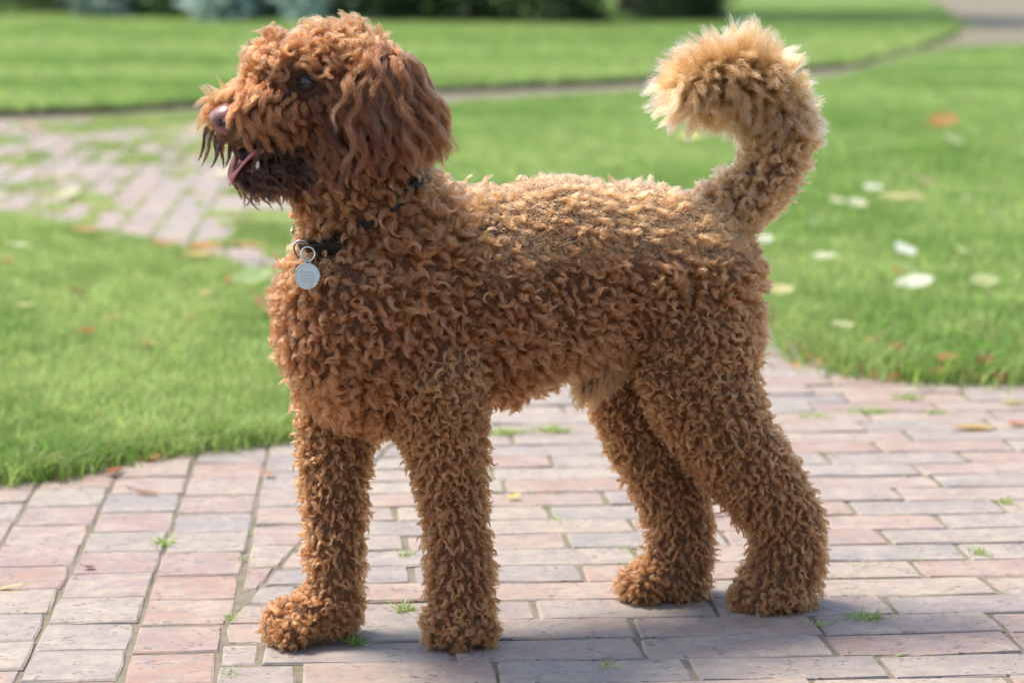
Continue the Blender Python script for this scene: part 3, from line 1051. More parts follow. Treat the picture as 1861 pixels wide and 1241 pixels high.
# near hind leg (the dog's left)
ell('thigh_l', at(1268, 645, zm(1265) - 92), 116, 72, 160)
chain('hind_leg_l', [(1280, 720, 196, 100), (1322, 800, 205, 84), (1384, 875, 222, 76), (1430, 945, 236, 66), (1430, 1020, 234, 66), (1420, 1070, 228, 63)], 4)
ell('paw', foot(1402, 222, .024), 72, 62, 42, f=(-.75, -.65, 0), l=(.65, -.75, 0))
ell('paw', foot(1354, 194, .018), 29, 23, 31)
ell('paw', foot(1390, 168, .018), 30, 23, 31)
ell('paw', foot(1432, 172, .018), 29, 22, 31)
# far hind leg (the dog's right)
ell('thigh_r', at(1175, 640, zm(1175) + 88), 108, 66, 150)
chain('hind_leg_r', [(1150, 720, 300, 80), (1178, 800, 300, 72), (1215, 880, 302, 66), (1238, 950, 306, 58), (1236, 1020, 302, 56), (1230, 1066, 296, 56)], 4)
ell('paw', foot(1208, 288, .024), 74, 56, 42, f=(-.85, -.5, 0), l=(.5, -.85, 0))
ell('paw', foot(1150, 268, .019), 30, 26, 33)
ell('paw', foot(1172, 242, .019), 30, 26, 33)
# tail
chain('tail', [(1275, 420, zm(1275), 62), (1340, 372, zm(1300), 50), (1392, 322, zm(1320), 46), (1424, 262, zm(1330), 43)], 5)
chain('plume', [(1424, 262, zm(1330), 43), (1418, 200, zm(1325), 44), (1375, 158, zm(1310), 46), (1320, 140, zm(1285), 46), (1276, 156, zm(1265), 44)], 5)
# furred sheath under the belly, in front of the thigh
chain('belly', [(1105, 640, zm(1105) - 10, 42), (1078, 680, zm(1085) - 10, 28), (1064, 708, zm(1075) - 10, 14)], 4)

# head: turned to the left, a little towards the camera
HF = Vector((-0.90, -0.43, 0)).normalized()
HL = Vector((0.43, -0.90, 0)).normalized()
ZH = -52
ell('skull', at(612, 172, ZH), 122, 104, 112, HF, HL)
ell('skull', at(530, 128, ZH - 28), 66, 82, 54, HF, HL)
ell('cheek', at(610, 262, ZH - 10), 78, 84, 72, HF, HL)
ell('muzzle', at(520, 204, ZH - 52), 70, 68, 62, HF, HL)
ell('muzzle', at(466, 208, ZH - 82), 62, 62, 54, HF, HL)
ell('muzzle', at(428, 218, ZH - 100), 34, 56, 42, HF, HL)
ell('jaw', at(518, 298, ZH - 46), 74, 48, 34, HF, HL)
ell('jaw', at(468, 312, ZH - 76), 44, 36, 24, HF, HL)
ell('muzzle', at(440, 242, ZH - 92), 34, 44, 22, HF, HL)
# ears
ET = (HL * .35 + UP).normalized()
for sgn, reg in ((1, 'ear_l'), (-1, 'ear_r')):
    ec = at(612, 172, ZH) + HL * sgn * (108 / S) - HF * (62 / S)
    ell(reg, ec - UP * (30 / S), 66, 26, 92, HF, HL)
    ell(reg, ec + UP * (30 / S) - HL * sgn * (12 / S), 52, 34, 52, HF, HL)

# one continuous body from all of these
bm = bmesh.new()
for reg, c, ax, r in PRIM:
    M = Matrix(((ax[0].x * r[0], ax[1].x * r[1], ax[2].x * r[2], c.x),
                (ax[0].y * r[0], ax[1].y * r[1], ax[2].y * r[2], c.y),
                (ax[0].z * r[0], ax[1].z * r[1], ax[2].z * r[2], c.z), (0, 0, 0, 1)))
    bmesh.ops.create_icosphere(bm, subdivisions=3, radius=1.0, matrix=M)
me = bpy.data.meshes.new('body_build')
bm.to_mesh(me); bm.free()
tmp = bpy.data.objects.new('body_build', me)
COL.objects.link(tmp)
md = tmp.modifiers.new('r', 'REMESH'); md.mode = 'VOXEL'; md.voxel_size = 0.0042
md = tmp.modifiers.new('s', 'SMOOTH'); md.factor = 0.5; md.iterations = 7
dg = bpy.context.evaluated_depsgraph_get()
bme = bpy.data.meshes.new_from_object(tmp.evaluated_get(dg))
bpy.data.objects.remove(tmp)
bme.name = 'body'

DOG_AT = (at(900, 600, zm(900)).x, at(900, 600, zm(900)).y, 0)
dog = empty('dog', DOG_AT)
tag(dog, label='curly apricot brown dog standing on the bricks with tail raised', cat='dog')
DOGV = Vector(DOG_AT)


def dogpart(name, o):
    o.parent = dog
    o.matrix_parent_inverse = Matrix.Translation(-DOGV)
    return o


bme.materials.clear()
bme.materials.append(plain('skin', (0.085, 0.034, 0.013), rough=.9))  # dark base that adds to the painted shade between locks
bme.polygons.foreach_set('use_smooth', [True] * len(bme.polygons))
body = link(bpy.data.objects.new('body', bme))
dogpart('body', body)
nv = len(bme.vertices)
co = np.empty(nv * 3, dtype=np.float32); bme.vertices.foreach_get('co', co); co = co.reshape(-1, 3).astype(float)
no = np.empty(nv * 3, dtype=np.float32); bme.vertices.foreach_get('normal', no); no = no.reshape(-1, 3).astype(float)
bme.calc_loop_triangles()
nt_ = len(bme.loop_triangles)
tri = np.empty(nt_ * 3, dtype=np.int32); bme.loop_triangles.foreach_get('vertices', tri); tri = tri.reshape(-1, 3)
BVH = BVHTree.FromPolygons([tuple(v) for v in co], [tuple(int(i) for i in t) for t in tri])

# ---- roots of the locks, evenly spread over the body
fr = np.random.default_rng(77)
REG = [p[0] for p in PRIM]
CEN = np.array([p[1] for p in PRIM]); AX = np.array([[list(a) for a in p[2]] for p in PRIM]); RAD = np.array([p[3] for p in PRIM])


def region_of(P):
    best = np.full(len(P), 1e9); idx = np.zeros(len(P), dtype=int)
    for i in range(len(PRIM)):
        q = ((P - CEN[i]) @ AX[i].T) / RAD[i]
        d = (np.linalg.norm(q, axis=1) - 1) * RAD[i].min()
        k = d < best
        best[k] = d[k]; idx[k] = i
    return np.array(REG)[idx]


def roots(spacing, over=5.0):
    a = co[tri[:, 0]]; b = co[tri[:, 1]]; c = co[tri[:, 2]]
    ar = np.linalg.norm(np.cross(b - a, c - a), axis=1) / 2
    n = int(ar.sum() / spacing ** 2 * over)
    t = fr.choice(len(tri), n, p=ar / ar.sum())
    r1, r2 = np.sqrt(fr.random(n))[:, None], fr.random(n)[:, None]
    P = a[t] * (1 - r1) + b[t] * r1 * (1 - r2) + c[t] * r1 * r2
    nn = no[tri[t, 0]] * (1 - r1) + no[tri[t, 1]] * r1 * (1 - r2) + no[tri[t, 2]] * r1 * r2
    nn /= np.linalg.norm(nn, axis=1)[:, None]
    # dart throwing on a grid of cells
    keep, grid = [], {}
    for i in range(n):
        p = P[i]
        key = (int(math.floor(p[0] / spacing)), int(math.floor(p[1] / spacing)), int(math.floor(p[2] / spacing)))
        ok = True
        for dx in (-1, 0, 1):
            for dy in (-1, 0, 1):
                for dz in (-1, 0, 1):
                    for q in grid.get((key[0] + dx, key[1] + dy, key[2] + dz), ()):
                        if (q[0] - p[0]) ** 2 + (q[1] - p[1]) ** 2 + (q[2] - p[2]) ** 2 < spacing ** 2:
                            ok = False; break
                    if not ok: break
                if not ok: break
            if not ok: break
        if ok:
            grid.setdefault(key, []).append(p); keep.append(i)
    return P[keep], nn[keep]


def unit(a):
    return a / np.maximum(np.linalg.norm(a, axis=-1, keepdims=True), 1e-9)


def perp(a, rng):
    b = np.cross(a, rng.normal(0, 1, a.shape))
    return unit(b)


def px_of(P):
    """photograph pixels of world points (for placing groups of locks on the body)"""
    x, y, z = P[:, 0], P[:, 1], P[:, 2] - H
    zc = y * CP - z * SP
    return np.stack([930.5 + FPX * x / zc, 620.5 - FPX * (z * CP + y * SP) / zc], 1)


M_FUR = fur_mat('fur', .30, .42)
M_WET = fur_mat('wet_beard', .22, .3)
POINTS = [0]


def clear_of(G, *balls):
    m = np.ones(len(G), dtype=bool)
    for c, r in balls:
        m &= (np.linalg.norm(G - np.array(c)[None, None], axis=2) > r).all(1)
    return m


def strands(name, G, K, w, root_w, color, mat, r0=.00022, r1=.00007, lenvar=.3, frizz=.0006, colvar=.14, NP=9, tipw=.3, parent=True, axis=None, wide=.0):
    """K hairs round every guide line of G (locks, points, 3), gathered towards the tip of the lock"""
    if name in ('topknot', 'head_fur', 'cheek_fur', 'muzzle_fur'):
        m = clear_of(G, (EYE_FRONT, .0118), (NOSE_FRONT, .0185))
        G, w, root_w, color = G[m], w[m], root_w[m], color[m]
        if axis is not None: axis = axis[m]
    n, gp, _ = G.shape
    if n == 0: return None
    s = np.linspace(0, 1, NP)
    out = np.empty((n, K, NP, 3), dtype=np.float32)
    # resample the guides
    x = s * (gp - 1)
    i0 = np.minimum(x.astype(int), gp - 2); f = (x - i0)[None, :, None]
    for k in range(K):
        L = 1 - lenvar * fr.random(n) ** 1.5
        xx = L[:, None] * s[None, :] * (gp - 1)
        ii = np.minimum(xx.astype(int), gp - 2); ff = (xx - ii)[:, :, None]
        rows = np.arange(n)[:, None]
        c = G[rows, ii] * (1 - ff) + G[rows, ii + 1] * ff
        off = fr.normal(0, 1, (n, 3)); off = unit(off) * (fr.random(n) ** (1 / 2.2))[:, None]
        if axis is not None: off = off * .62 + axis * (fr.uniform(-1, 1, n) * wide)[:, None]
        ss = L[:, None] * s[None, :]
        prof = (root_w[:, None] * np.clip(1 - ss * 3.0, 0, 1) + w[:, None] * np.clip(ss * 3.0, 0, 1) * (1 - (1 - tipw) * np.clip((ss - .35) / .65, 0, 1) ** 1.4))
        c = c + off[:, None, :] * prof[:, :, None]
        c = c + fr.normal(0, 1, (n, NP, 3)) * frizz * ss[:, :, None]
        out[:, k] = c
    flat = out.reshape(-1, 3)
    nc = n * K
    hc = bpy.data.hair_curves.new(name)
    hc.add_curves([NP] * nc)
    hc.attributes['position'].data.foreach_set('vector', flat.ravel())
    ra = hc.attributes.get('radius') or hc.attributes.new('radius', 'FLOAT', 'POINT')
    rr = r0 + (r1 - r0) * s ** 2
    ra.data.foreach_set('value', np.tile(rr.astype(np.float32), nc))
    ca = hc.attributes.new('fur_color', 'FLOAT_COLOR', 'CURVE')
    col = np.repeat(color, K, 0) * (1 + fr.normal(0, colvar, (nc, 1)))
    c4 = np.ones((nc, 4), dtype=np.float32); c4[:, :3] = np.clip(col, .004, .9)
    ca.data.foreach_set('color', c4.ravel())
    hc.materials.append(mat)
    o = link(bpy.data.objects.new(name, hc))
    POINTS[0] += nc * NP
    if parent: dogpart(name, o)
    return o


def ringlets(P, nn, flow, h, rc, turns, out_w, down_w, rnd=.25, gp=15):
    """guide lines of tight curls: helices leaning from the skin along the flow of the coat"""
    n = len(P)
    a = unit(nn * out_w[:, None] + flow * down_w[:, None] + fr.normal(0, rnd, (n, 3)))
    e1 = perp(a, fr); e2 = np.cross(a, e1)
    s = np.linspace(0, 1, gp)[None, :]
    ph = fr.random(n)[:, None] * 2 * math.pi
    om = (np.where(fr.random(n) < .5, -1, 1) * turns)[:, None] * 2 * math.pi
    rr = rc[:, None] * np.minimum(1, s * 3.0) * (1 - .35 * s)
    ang = ph + om * s
    hh = h[:, None] * (s ** .85)
    ringlets.axis = a
    return (P[:, None, :] + a[:, None, :] * hh[:, :, None] + e1[:, None, :] * (rr * np.cos(ang))[:, :, None] + e2[:, None, :] * (rr * np.sin(ang))[:, :, None]
            - nn[:, None, :] * .001)


def combed(P, nn, flow, length, lift, sag, wave, waves, rnd=.2, gp=12, gap=.004):
    """guide lines of long wavy locks laid along the flow, kept outside the body"""
    n = len(P)
    d = unit(unit(flow + fr.normal(0, rnd, (n, 3))) * (1 - lift)[:, None] + nn * lift[:, None])
    G = np.zeros((n, gp, 3)); G[:, 0] = P - nn * .001
    step = (length / (gp - 1))[:, None]
    cur = G[:, 0].copy()
    for i in range(1, gp):
        d = unit(d + np.array([[0, 0, -1.0]]) * (sag / gp)[:, None])
        cur = cur + d * step
        for j in range(n):
            q = BVH.find_nearest(Vector(cur[j]), .05)
            if q[0] is None: continue
            v = cur[j] - np.array(q[0]); nn_ = np.array(q[1])
            dist = float(v @ nn_)
            need = gap * min(1, i / 3) + .0035 * (i / gp)
            if dist < need:
                cur[j] += nn_ * (need - dist)
                d[j] -= nn_ * min(0, float(d[j] @ nn_)) * .8
        d = unit(d)
        G[:, i] = cur
    e1 = unit(np.cross(d, nn) + 1e-6); e2 = np.cross(unit(d), e1)
    s = np.linspace(0, 1, gp)[None, :]
    ph = (value_noise(P[:, [0, 2]] * 1.0 + 40, 38, 12) * 14 + fr.normal(0, .5, n))[:, None]
    wv = waves[:, None] * 2 * math.pi * s + ph
    am = wave[:, None] * np.minimum(1, s * 2.5)
    G = G + e1[:, None, :] * (am * np.sin(wv))[:, :, None] + e2[:, None, :] * (am * .6 * np.cos(wv))[:, :, None]
    return G


def mesh_roots(spacing):
    p_, n_ = roots(spacing)
    return p_, n_, region_of(p_), px_of(p_)


COARSE = mesh_roots(0.0068)
FINE = mesh_roots(0.0054)
P, nn, reg, UV = FINE
_d = ray(557, 150).normalized()
eye_l = BVH.ray_cast(Vector((0, 0, H)), _d)[0] + _d * .0022
EYE_FRONT = eye_l - _d * .006
NOSE_FRONT = at(410, 217, ZH - 128)


def sel(mask): return P[mask], nn[mask], UV[mask]


def tone(n, c, var=.10):
    c = np.array(c)[None, :] * np.ones((n, 1))
    return c * (1 + fr.normal(0, var, (n, 1)))


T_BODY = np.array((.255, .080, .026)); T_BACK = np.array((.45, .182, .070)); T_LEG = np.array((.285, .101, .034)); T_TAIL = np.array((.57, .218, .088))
T_RED = np.array((.30, .085, .020)); T_EAR = np.array((.095, .026, .009)); T_DARK = np.array((.030, .011, .005))
DOWN = np.array([[0, 0, -1.0]]); BACKW = -np.array([list(FWD)]); FORW = np.array([list(HF)]); LAT = np.array([list(HL)])

# collar line: a ring round the neck
COLLAR_C = at(652, 372, zm(652)); COLLAR_N = (at(640, 320, zm(640)) - at(700, 480, zm(700))).normalized()
COLLAR_N = (COLLAR_N + HF * .28).normalized()
cd = np.abs((P - np.array(COLLAR_C)) @ np.array(COLLAR_N))
near_collar = (cd < .0045) & ((reg == 'neck') | (reg == 'torso'))

# short dense undercoat everywhere except eyes, nose and soles
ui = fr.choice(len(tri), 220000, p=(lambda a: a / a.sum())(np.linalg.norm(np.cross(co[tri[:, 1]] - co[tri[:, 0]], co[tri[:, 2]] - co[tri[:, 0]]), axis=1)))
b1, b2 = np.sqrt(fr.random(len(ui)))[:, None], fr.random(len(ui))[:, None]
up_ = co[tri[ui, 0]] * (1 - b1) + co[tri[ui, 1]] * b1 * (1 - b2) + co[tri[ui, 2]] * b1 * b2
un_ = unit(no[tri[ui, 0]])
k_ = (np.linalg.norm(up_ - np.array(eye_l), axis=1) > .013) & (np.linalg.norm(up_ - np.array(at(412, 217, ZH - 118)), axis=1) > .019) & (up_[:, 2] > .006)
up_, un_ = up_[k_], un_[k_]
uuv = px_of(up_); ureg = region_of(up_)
ud = unit(un_ * .8 + DOWN * .4 + fr.normal(0, .45, un_.shape))
ue = perp(ud, fr)
ss_ = np.linspace(0, 1, 5)[None, :, None]
UG = up_[:, None] - un_[:, None] * .001 + ud[:, None] * ss_ * (.0050 * fr.uniform(.6, 1.3, (len(up_), 1, 1))) + ue[:, None] * np.sin(ss_ * 4.5) * .0022
ucol = np.tile(T_BODY * .40, (len(up_), 1))  # coat tone darkened, painting shade into the gaps between the curls
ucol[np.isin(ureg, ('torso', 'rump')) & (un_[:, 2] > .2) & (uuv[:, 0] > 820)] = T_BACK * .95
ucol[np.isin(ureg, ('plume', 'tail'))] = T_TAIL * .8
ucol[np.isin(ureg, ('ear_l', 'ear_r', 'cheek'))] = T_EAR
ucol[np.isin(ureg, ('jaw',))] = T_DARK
ucol[np.linalg.norm(up_ - np.array(eye_l), axis=1) < .024] = T_DARK * 1.4  # dark eye rim, deepened in colour to paint the shade under the brow
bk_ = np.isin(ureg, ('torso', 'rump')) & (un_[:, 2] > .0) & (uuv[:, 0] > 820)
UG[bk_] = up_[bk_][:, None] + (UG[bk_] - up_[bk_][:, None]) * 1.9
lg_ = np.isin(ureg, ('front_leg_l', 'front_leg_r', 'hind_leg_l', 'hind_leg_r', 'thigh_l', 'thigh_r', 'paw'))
ucol[lg_] = T_LEG * .58  # leg tone darkened likewise, as painted shade between the locks
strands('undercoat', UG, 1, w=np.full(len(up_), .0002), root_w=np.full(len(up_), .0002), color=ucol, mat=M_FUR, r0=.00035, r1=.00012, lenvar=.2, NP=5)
# torso, rump, neck
def use(src):
    global P, nn, reg, UV
    P, nn, reg, UV = src


def coat(name, src, mask, back, kk):
    use(src)
    p, q, uv = P[mask], nn[mask], UV[mask]
    n = len(p)
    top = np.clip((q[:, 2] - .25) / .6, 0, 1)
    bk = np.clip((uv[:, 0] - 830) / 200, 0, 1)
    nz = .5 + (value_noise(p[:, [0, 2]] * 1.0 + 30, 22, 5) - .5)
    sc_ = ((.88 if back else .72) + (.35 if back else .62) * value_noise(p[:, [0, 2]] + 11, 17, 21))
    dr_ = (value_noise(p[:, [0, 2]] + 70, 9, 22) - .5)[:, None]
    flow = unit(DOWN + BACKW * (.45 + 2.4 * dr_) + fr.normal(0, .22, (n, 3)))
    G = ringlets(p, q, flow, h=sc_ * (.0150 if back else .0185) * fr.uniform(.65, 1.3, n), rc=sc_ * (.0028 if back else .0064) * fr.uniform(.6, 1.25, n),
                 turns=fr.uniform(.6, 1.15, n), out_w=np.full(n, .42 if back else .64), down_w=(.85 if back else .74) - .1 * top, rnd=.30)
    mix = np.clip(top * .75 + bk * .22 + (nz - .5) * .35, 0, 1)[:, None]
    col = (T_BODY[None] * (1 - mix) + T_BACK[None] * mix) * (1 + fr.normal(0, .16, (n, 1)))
    return strands(name, G, kk, w=sc_ * (.0056 if back else .0046) * fr.uniform(.7, 1.25, n), root_w=np.full(n, .0048), color=col, mat=M_FUR, frizz=.0003, colvar=.24, tipw=.22 if not back else .45, r0=.00025, axis=ringlets.axis, wide=1.2 if not back else .9, lenvar=.22 if not back else .35)


c_u, f_u = COARSE[3][:, 0], FINE[3][:, 0]
use(COARSE); ncol = np.abs((P - np.array(COLLAR_C)) @ np.array(COLLAR_N)) < .0022
split = 900 + fr.normal(0, 30, len(c_u)); 
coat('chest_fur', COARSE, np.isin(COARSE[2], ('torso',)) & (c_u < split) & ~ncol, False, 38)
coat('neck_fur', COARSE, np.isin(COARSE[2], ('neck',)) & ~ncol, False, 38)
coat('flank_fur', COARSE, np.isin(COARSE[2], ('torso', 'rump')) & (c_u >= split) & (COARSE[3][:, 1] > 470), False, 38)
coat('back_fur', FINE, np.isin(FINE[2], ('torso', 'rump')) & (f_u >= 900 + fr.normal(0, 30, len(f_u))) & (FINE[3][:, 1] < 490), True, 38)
# legs
use(FINE)
for name, regs in (('front_leg_fur', ('front_leg_l',)), ('front_leg_fur', ('front_leg_r',)), ('hind_leg_fur', ('thigh_l', 'hind_leg_l')), ('hind_leg_fur', ('thigh_r', 'hind_leg_r'))):
    m = np.isin(reg, regs)
    p, q, uv = sel(m)
    n = len(p)
    big = .6 + .4 * np.clip((900 - uv[:, 1]) / 200, 0, 1)
    G = ringlets(p, q, unit(DOWN + fr.normal(0, .22, (n, 3))), h=.0145 * fr.uniform(.65, 1.35, n), rc=.0054 * big * fr.uniform(.7, 1.25, n),
                 turns=fr.uniform(.65, 1.25, n), out_w=np.full(n, .64), down_w=np.full(n, .75), rnd=.28)
    strands(name, G, 28, w=.0031 * fr.uniform(.65, 1.3, n), root_w=np.full(n, .0042), color=tone(n, T_LEG, .2), mat=M_FUR, frizz=.0003, colvar=.24, tipw=.22, r0=.00025, axis=ringlets.axis, wide=.95, lenvar=.22)
m = reg == 'paw'
p, q, uv = sel(m & (P[:, 2] > .004))
n = len(p)
G = ringlets(p, q, unit(DOWN * .7 + fr.normal(0, .3, (n, 3))), h=.0105 * fr.uniform(.75, 1.2, n), rc=.0042 * fr.uniform(.7, 1.2, n), turns=fr.uniform(.8, 1.4, n),
             out_w=np.full(n, .8), down_w=np.full(n, .5), rnd=.22)
G[:, :, 2] = np.maximum(G[:, :, 2], .0015)
strands('paw_fur', G, 28, w=.0034 * fr.uniform(.75, 1.2, n), root_w=np.full(n, .0046), color=tone(n, T_LEG * np.array((1, .96, .9)), .14), mat=M_FUR, frizz=.0005, colvar=.24, r0=.00025, axis=ringlets.axis, wide=1.1, lenvar=.4)
use(FINE)
# hair on the sheath
p, q, uv = sel(reg == 'belly'); n = len(p)
G = combed(p, q, unit(DOWN + BACKW * -.2 + np.zeros((n, 3))), np.full(n, .022), np.full(n, .2), np.full(n, .6), np.full(n, .001), np.full(n, 1.0))
strands('sheath_tuft', G, 34, w=np.full(n, .004), root_w=np.full(n, .0045), color=tone(n, T_BACK * .8), mat=M_FUR)
# tail: curls at the root, long feathering on the plume
p, q, uv = sel(reg == 'tail'); n = len(p)
t = np.clip((400 - uv[:, 1]) / 180, 0, 1)
G = ringlets(p, q, unit(np.array([list(UP + LEFT * .3)]) * t[:, None] * .6 + DOWN * .4 + fr.normal(0, .3, (n, 3))), h=(.016 + .008 * t) * fr.uniform(.75, 1.25, n), rc=.0046 * fr.uniform(.7, 1.25, n),
             turns=fr.uniform(.8, 1.4, n), out_w=np.full(n, .8), down_w=np.full(n, .5), rnd=.25)
mx = t[:, None] * .8
strands('tail_fur', G, 36, w=.0042 * fr.uniform(.75, 1.2, n), root_w=np.full(n, .0042), color=(T_BACK * .9 * (1 - mx) + T_TAIL * mx) * (1 + fr.normal(0, .1, (n, 1))), mat=M_FUR)
p, q, uv = sel(reg == 'plume'); n = len(p)
out = np.clip((220 - uv[:, 1]) / 110, 0, 1)
tipd = np.clip((1330 - uv[:, 0]) / 110, 0, 1)
fl = unit(q + np.array([list(FWD)]) * (.35 + .5 * tipd)[:, None] + fr.normal(0, .12, (n, 3)))
G = combed(p, q, fl, (.029 + .013 * out + .006 * tipd) * (.62 + .75 * value_noise(p[:, [0, 2]] + 5, 26, 25)) * fr.uniform(.75, 1.15, n), np.full(n, .36), np.full(n, .5), np.full(n, .0040), fr.uniform(.7, 1.2, n), rnd=.16)
strands('tail_plume', G, 56, w=.0062 * fr.uniform(.75, 1.2, n), root_w=np.full(n, .0042), color=tone(n, T_TAIL, .08), mat=M_FUR, frizz=.0007, NP=10, tipw=.75, lenvar=.5, colvar=.22)
# head
ed = np.linalg.norm(P - np.array(eye_l), axis=1)
nose_c = at(411, 217, ZH - 124)
nd = np.linalg.norm(P - np.array(nose_c), axis=1)
knot = np.clip((150 - UV[:, 1]) / 40, 0, 1)
m = (reg == 'skull') & (ed > .015) & (UV[:, 1] < 140)
p, q, uv = sel(m); n = len(p)
G = ringlets(p, q, unit(DOWN * .3 + FORW * .5 + fr.normal(0, .5, (n, 3))), h=.021 * fr.uniform(.6, 1.3, n), rc=.0085 * fr.uniform(.6, 1.3, n), turns=fr.uniform(.4, .85, n),
             out_w=np.full(n, .62), down_w=np.full(n, .8), rnd=.30)
strands('topknot', G, 56, w=.0044 * fr.uniform(.7, 1.25, n), root_w=np.full(n, .0046), color=tone(n, (.27, .088, .028), .2), mat=M_FUR, frizz=.0011, NP=11, tipw=.55, colvar=.38, lenvar=.45, axis=ringlets.axis, wide=1.1)
m = (reg == 'skull') & (ed > .0165) & (UV[:, 1] >= 140) & (fr.random(len(P)) < np.where(UV[:, 1] < 190, .75, .35))
p, q, uv = sel(m); n = len(p)
fl = unit(DOWN + BACKW * .25 + fr.normal(0, .2, (n, 3)))
ln_ = .020 + .026 * np.clip((uv[:, 0] - 570) / 60, 0, 1)
G = combed(p, q, fl, ln_ * fr.uniform(.7, 1.3, n), np.full(n, .16), np.full(n, .5), .0030 * fr.uniform(.6, 1.3, n), fr.uniform(1.1, 1.5, n), rnd=.10, gp=16)
strands('head_fur', G, 80, lenvar=.5, tipw=.65, colvar=.40, w=.0042 * fr.uniform(.7, 1.25, n), root_w=np.full(n, .0046), color=tone(n, (.13, .039, .013), .25), mat=M_FUR, frizz=.0008, NP=13)
m = (reg == 'cheek') & (ed > .0165) & (fr.random(len(P)) < .5)
p, q, uv = sel(m); n = len(p)
fl = unit(DOWN + BACKW * .35 + fr.normal(0, .2, (n, 3)))
G = combed(p, q, fl, (.032 + .012 * np.clip((uv[:, 0] - 560) / 60, 0, 1)) * fr.uniform(.7, 1.3, n), np.full(n, .16), np.full(n, .5), .0034 * fr.uniform(.6, 1.3, n), fr.uniform(1.0, 1.4, n), rnd=.10, gp=15)
strands('cheek_fur', G, 80, lenvar=.5, tipw=.65, colvar=.40, frizz=.0008, w=.0042 * fr.uniform(.7, 1.2, n), root_w=np.full(n, .0046), color=tone(n, (.14, .042, .014), .25), mat=M_FUR, NP=10)
for rg in ('ear_l', 'ear_r'):
    m = (reg == rg) & (fr.random(len(P)) < np.where(UV[:, 1] < 200, .62, .16))
    p, q, uv = sel(m); n = len(p)
    fl = unit(DOWN + BACKW * .08 + fr.normal(0, .16, (n, 3)))
    cn_ = value_noise(p[:, [0, 2]] + 60, 45, 14)[:, None] - .5
    fl = unit(fl + BACKW * cn_ * 1.1 + np.array([list(HL)]) * .15)
    elen = np.clip((318 - uv[:, 1] - np.maximum(0, uv[:, 0] - 735) * .45) / S * 1.0, .014, .11) * np.where(fr.random(n) < .3, .65, 1)
    G = combed(p, q, fl, elen * fr.uniform(.85, 1.05, n), np.full(n, .22), np.full(n, 1.5), .0046 * fr.uniform(.6, 1.3, n), elen / .042 * fr.uniform(.85, 1.15, n), rnd=.10, gp=22, gap=.005)
    me_ = np.clip((uv[:, 1] - 100) / 120, 0, 1)[:, None]
    strands('ear_fur', G, 80, w=.0050 * fr.uniform(.5, 1.3, n), root_w=np.full(n, .0046), color=(np.array((.17, .052, .016)) * (1 - me_) + T_EAR * me_) * (1 + fr.normal(0, .2, (n, 1))), mat=M_FUR, NP=17, lenvar=.45, tipw=.65, colvar=.42, frizz=.0012)
mouth = (UV[:, 0] > 424) & (UV[:, 0] < 484) & (UV[:, 1] > 248) & (UV[:, 1] < 306)
m = (reg == 'muzzle') & (nd > .0185) & (ed > .015) & ~mouth & (fr.random(len(P)) < np.where(UV[:, 1] < 205, .8, .45))
p, q, uv = sel(m); n = len(p)
lat = np.sign((p - np.array(at(462, 218, ZH - 84))) @ np.array(HL))[:, None]
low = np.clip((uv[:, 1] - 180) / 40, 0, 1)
lo_ = low[:, None]
fl = unit((FORW * .75 + LAT * lat * .45 + DOWN * .12) * (1 - lo_) + (DOWN * .85 + LAT * lat * .2 + BACKW * .45) * lo_ + fr.normal(0, .1, (n, 3)))
G = combed(p, q, fl, (.036 - .008 * low) * np.clip(1.15 - (uv[:, 0] - 420) / 190, .45, 1) * fr.uniform(.6, 1.2, n), np.full(n, .10), 1.3 - .3 * low, .0024 * fr.uniform(.6, 1.3, n), fr.uniform(.6, 1.0, n), rnd=.09, gp=16)
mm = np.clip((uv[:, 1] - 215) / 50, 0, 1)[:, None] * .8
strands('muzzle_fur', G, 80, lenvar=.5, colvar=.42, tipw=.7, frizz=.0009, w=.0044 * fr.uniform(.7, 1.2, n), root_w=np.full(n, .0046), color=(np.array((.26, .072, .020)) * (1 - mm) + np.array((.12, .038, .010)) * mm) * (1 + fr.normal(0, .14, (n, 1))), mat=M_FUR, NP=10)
# wet dark beard on the chin and strands hanging from the lip
m = (reg == 'jaw') & ~mouth
p, q, uv = sel(m); n = len(p)
fl = unit(DOWN * .75 + BACKW * .65 + fr.normal(0, .2, (n, 3)))
G = combed(p, q, fl, .026 * fr.uniform(.5, 1.35, n), np.full(n, .20), np.full(n, .5), .0050 * fr.uniform(.5, 1.3, n), fr.uniform(.5, .9, n), rnd=.35)
strands('beard', G, 40, lenvar=.6, frizz=.0009, w=.0030 * fr.uniform(.6, 1.2, n), root_w=np.full(n, .004), color=tone(n, T_DARK, .25), mat=M_WET, NP=10, tipw=.12)
LP_ = []
for u, v, z in [(384, 238, -150), (388, 246, -156), (397, 258, -166), (401, 262, -170), (418, 268, -165), (472, 256, -174), (484, 258, -170), (497, 260, -162), (425, 266, -170), (506, 262, -158), (376, 232, -146)]:
    LP_.append(list(at(u, v, z)))
p = np.array(LP_); n = len(p)
q = unit(p - np.array(at(450, 230, ZH - 84)))
G = combed(p, q, unit(DOWN + FORW * .15 + fr.normal(0, .08, (n, 3))), .031 * fr.uniform(.6, 1.3, n), np.full(n, .10), np.full(n, .3), fr.uniform(.0015, .004, n), np.full(n, .6), rnd=.16)
strands('lip_hair', G, 44, lenvar=.5, w=fr.uniform(.0014, .0030, n), root_w=np.full(n, .0036), color=tone(n, T_DARK * .8, .2), mat=M_WET, NP=10, tipw=.06)
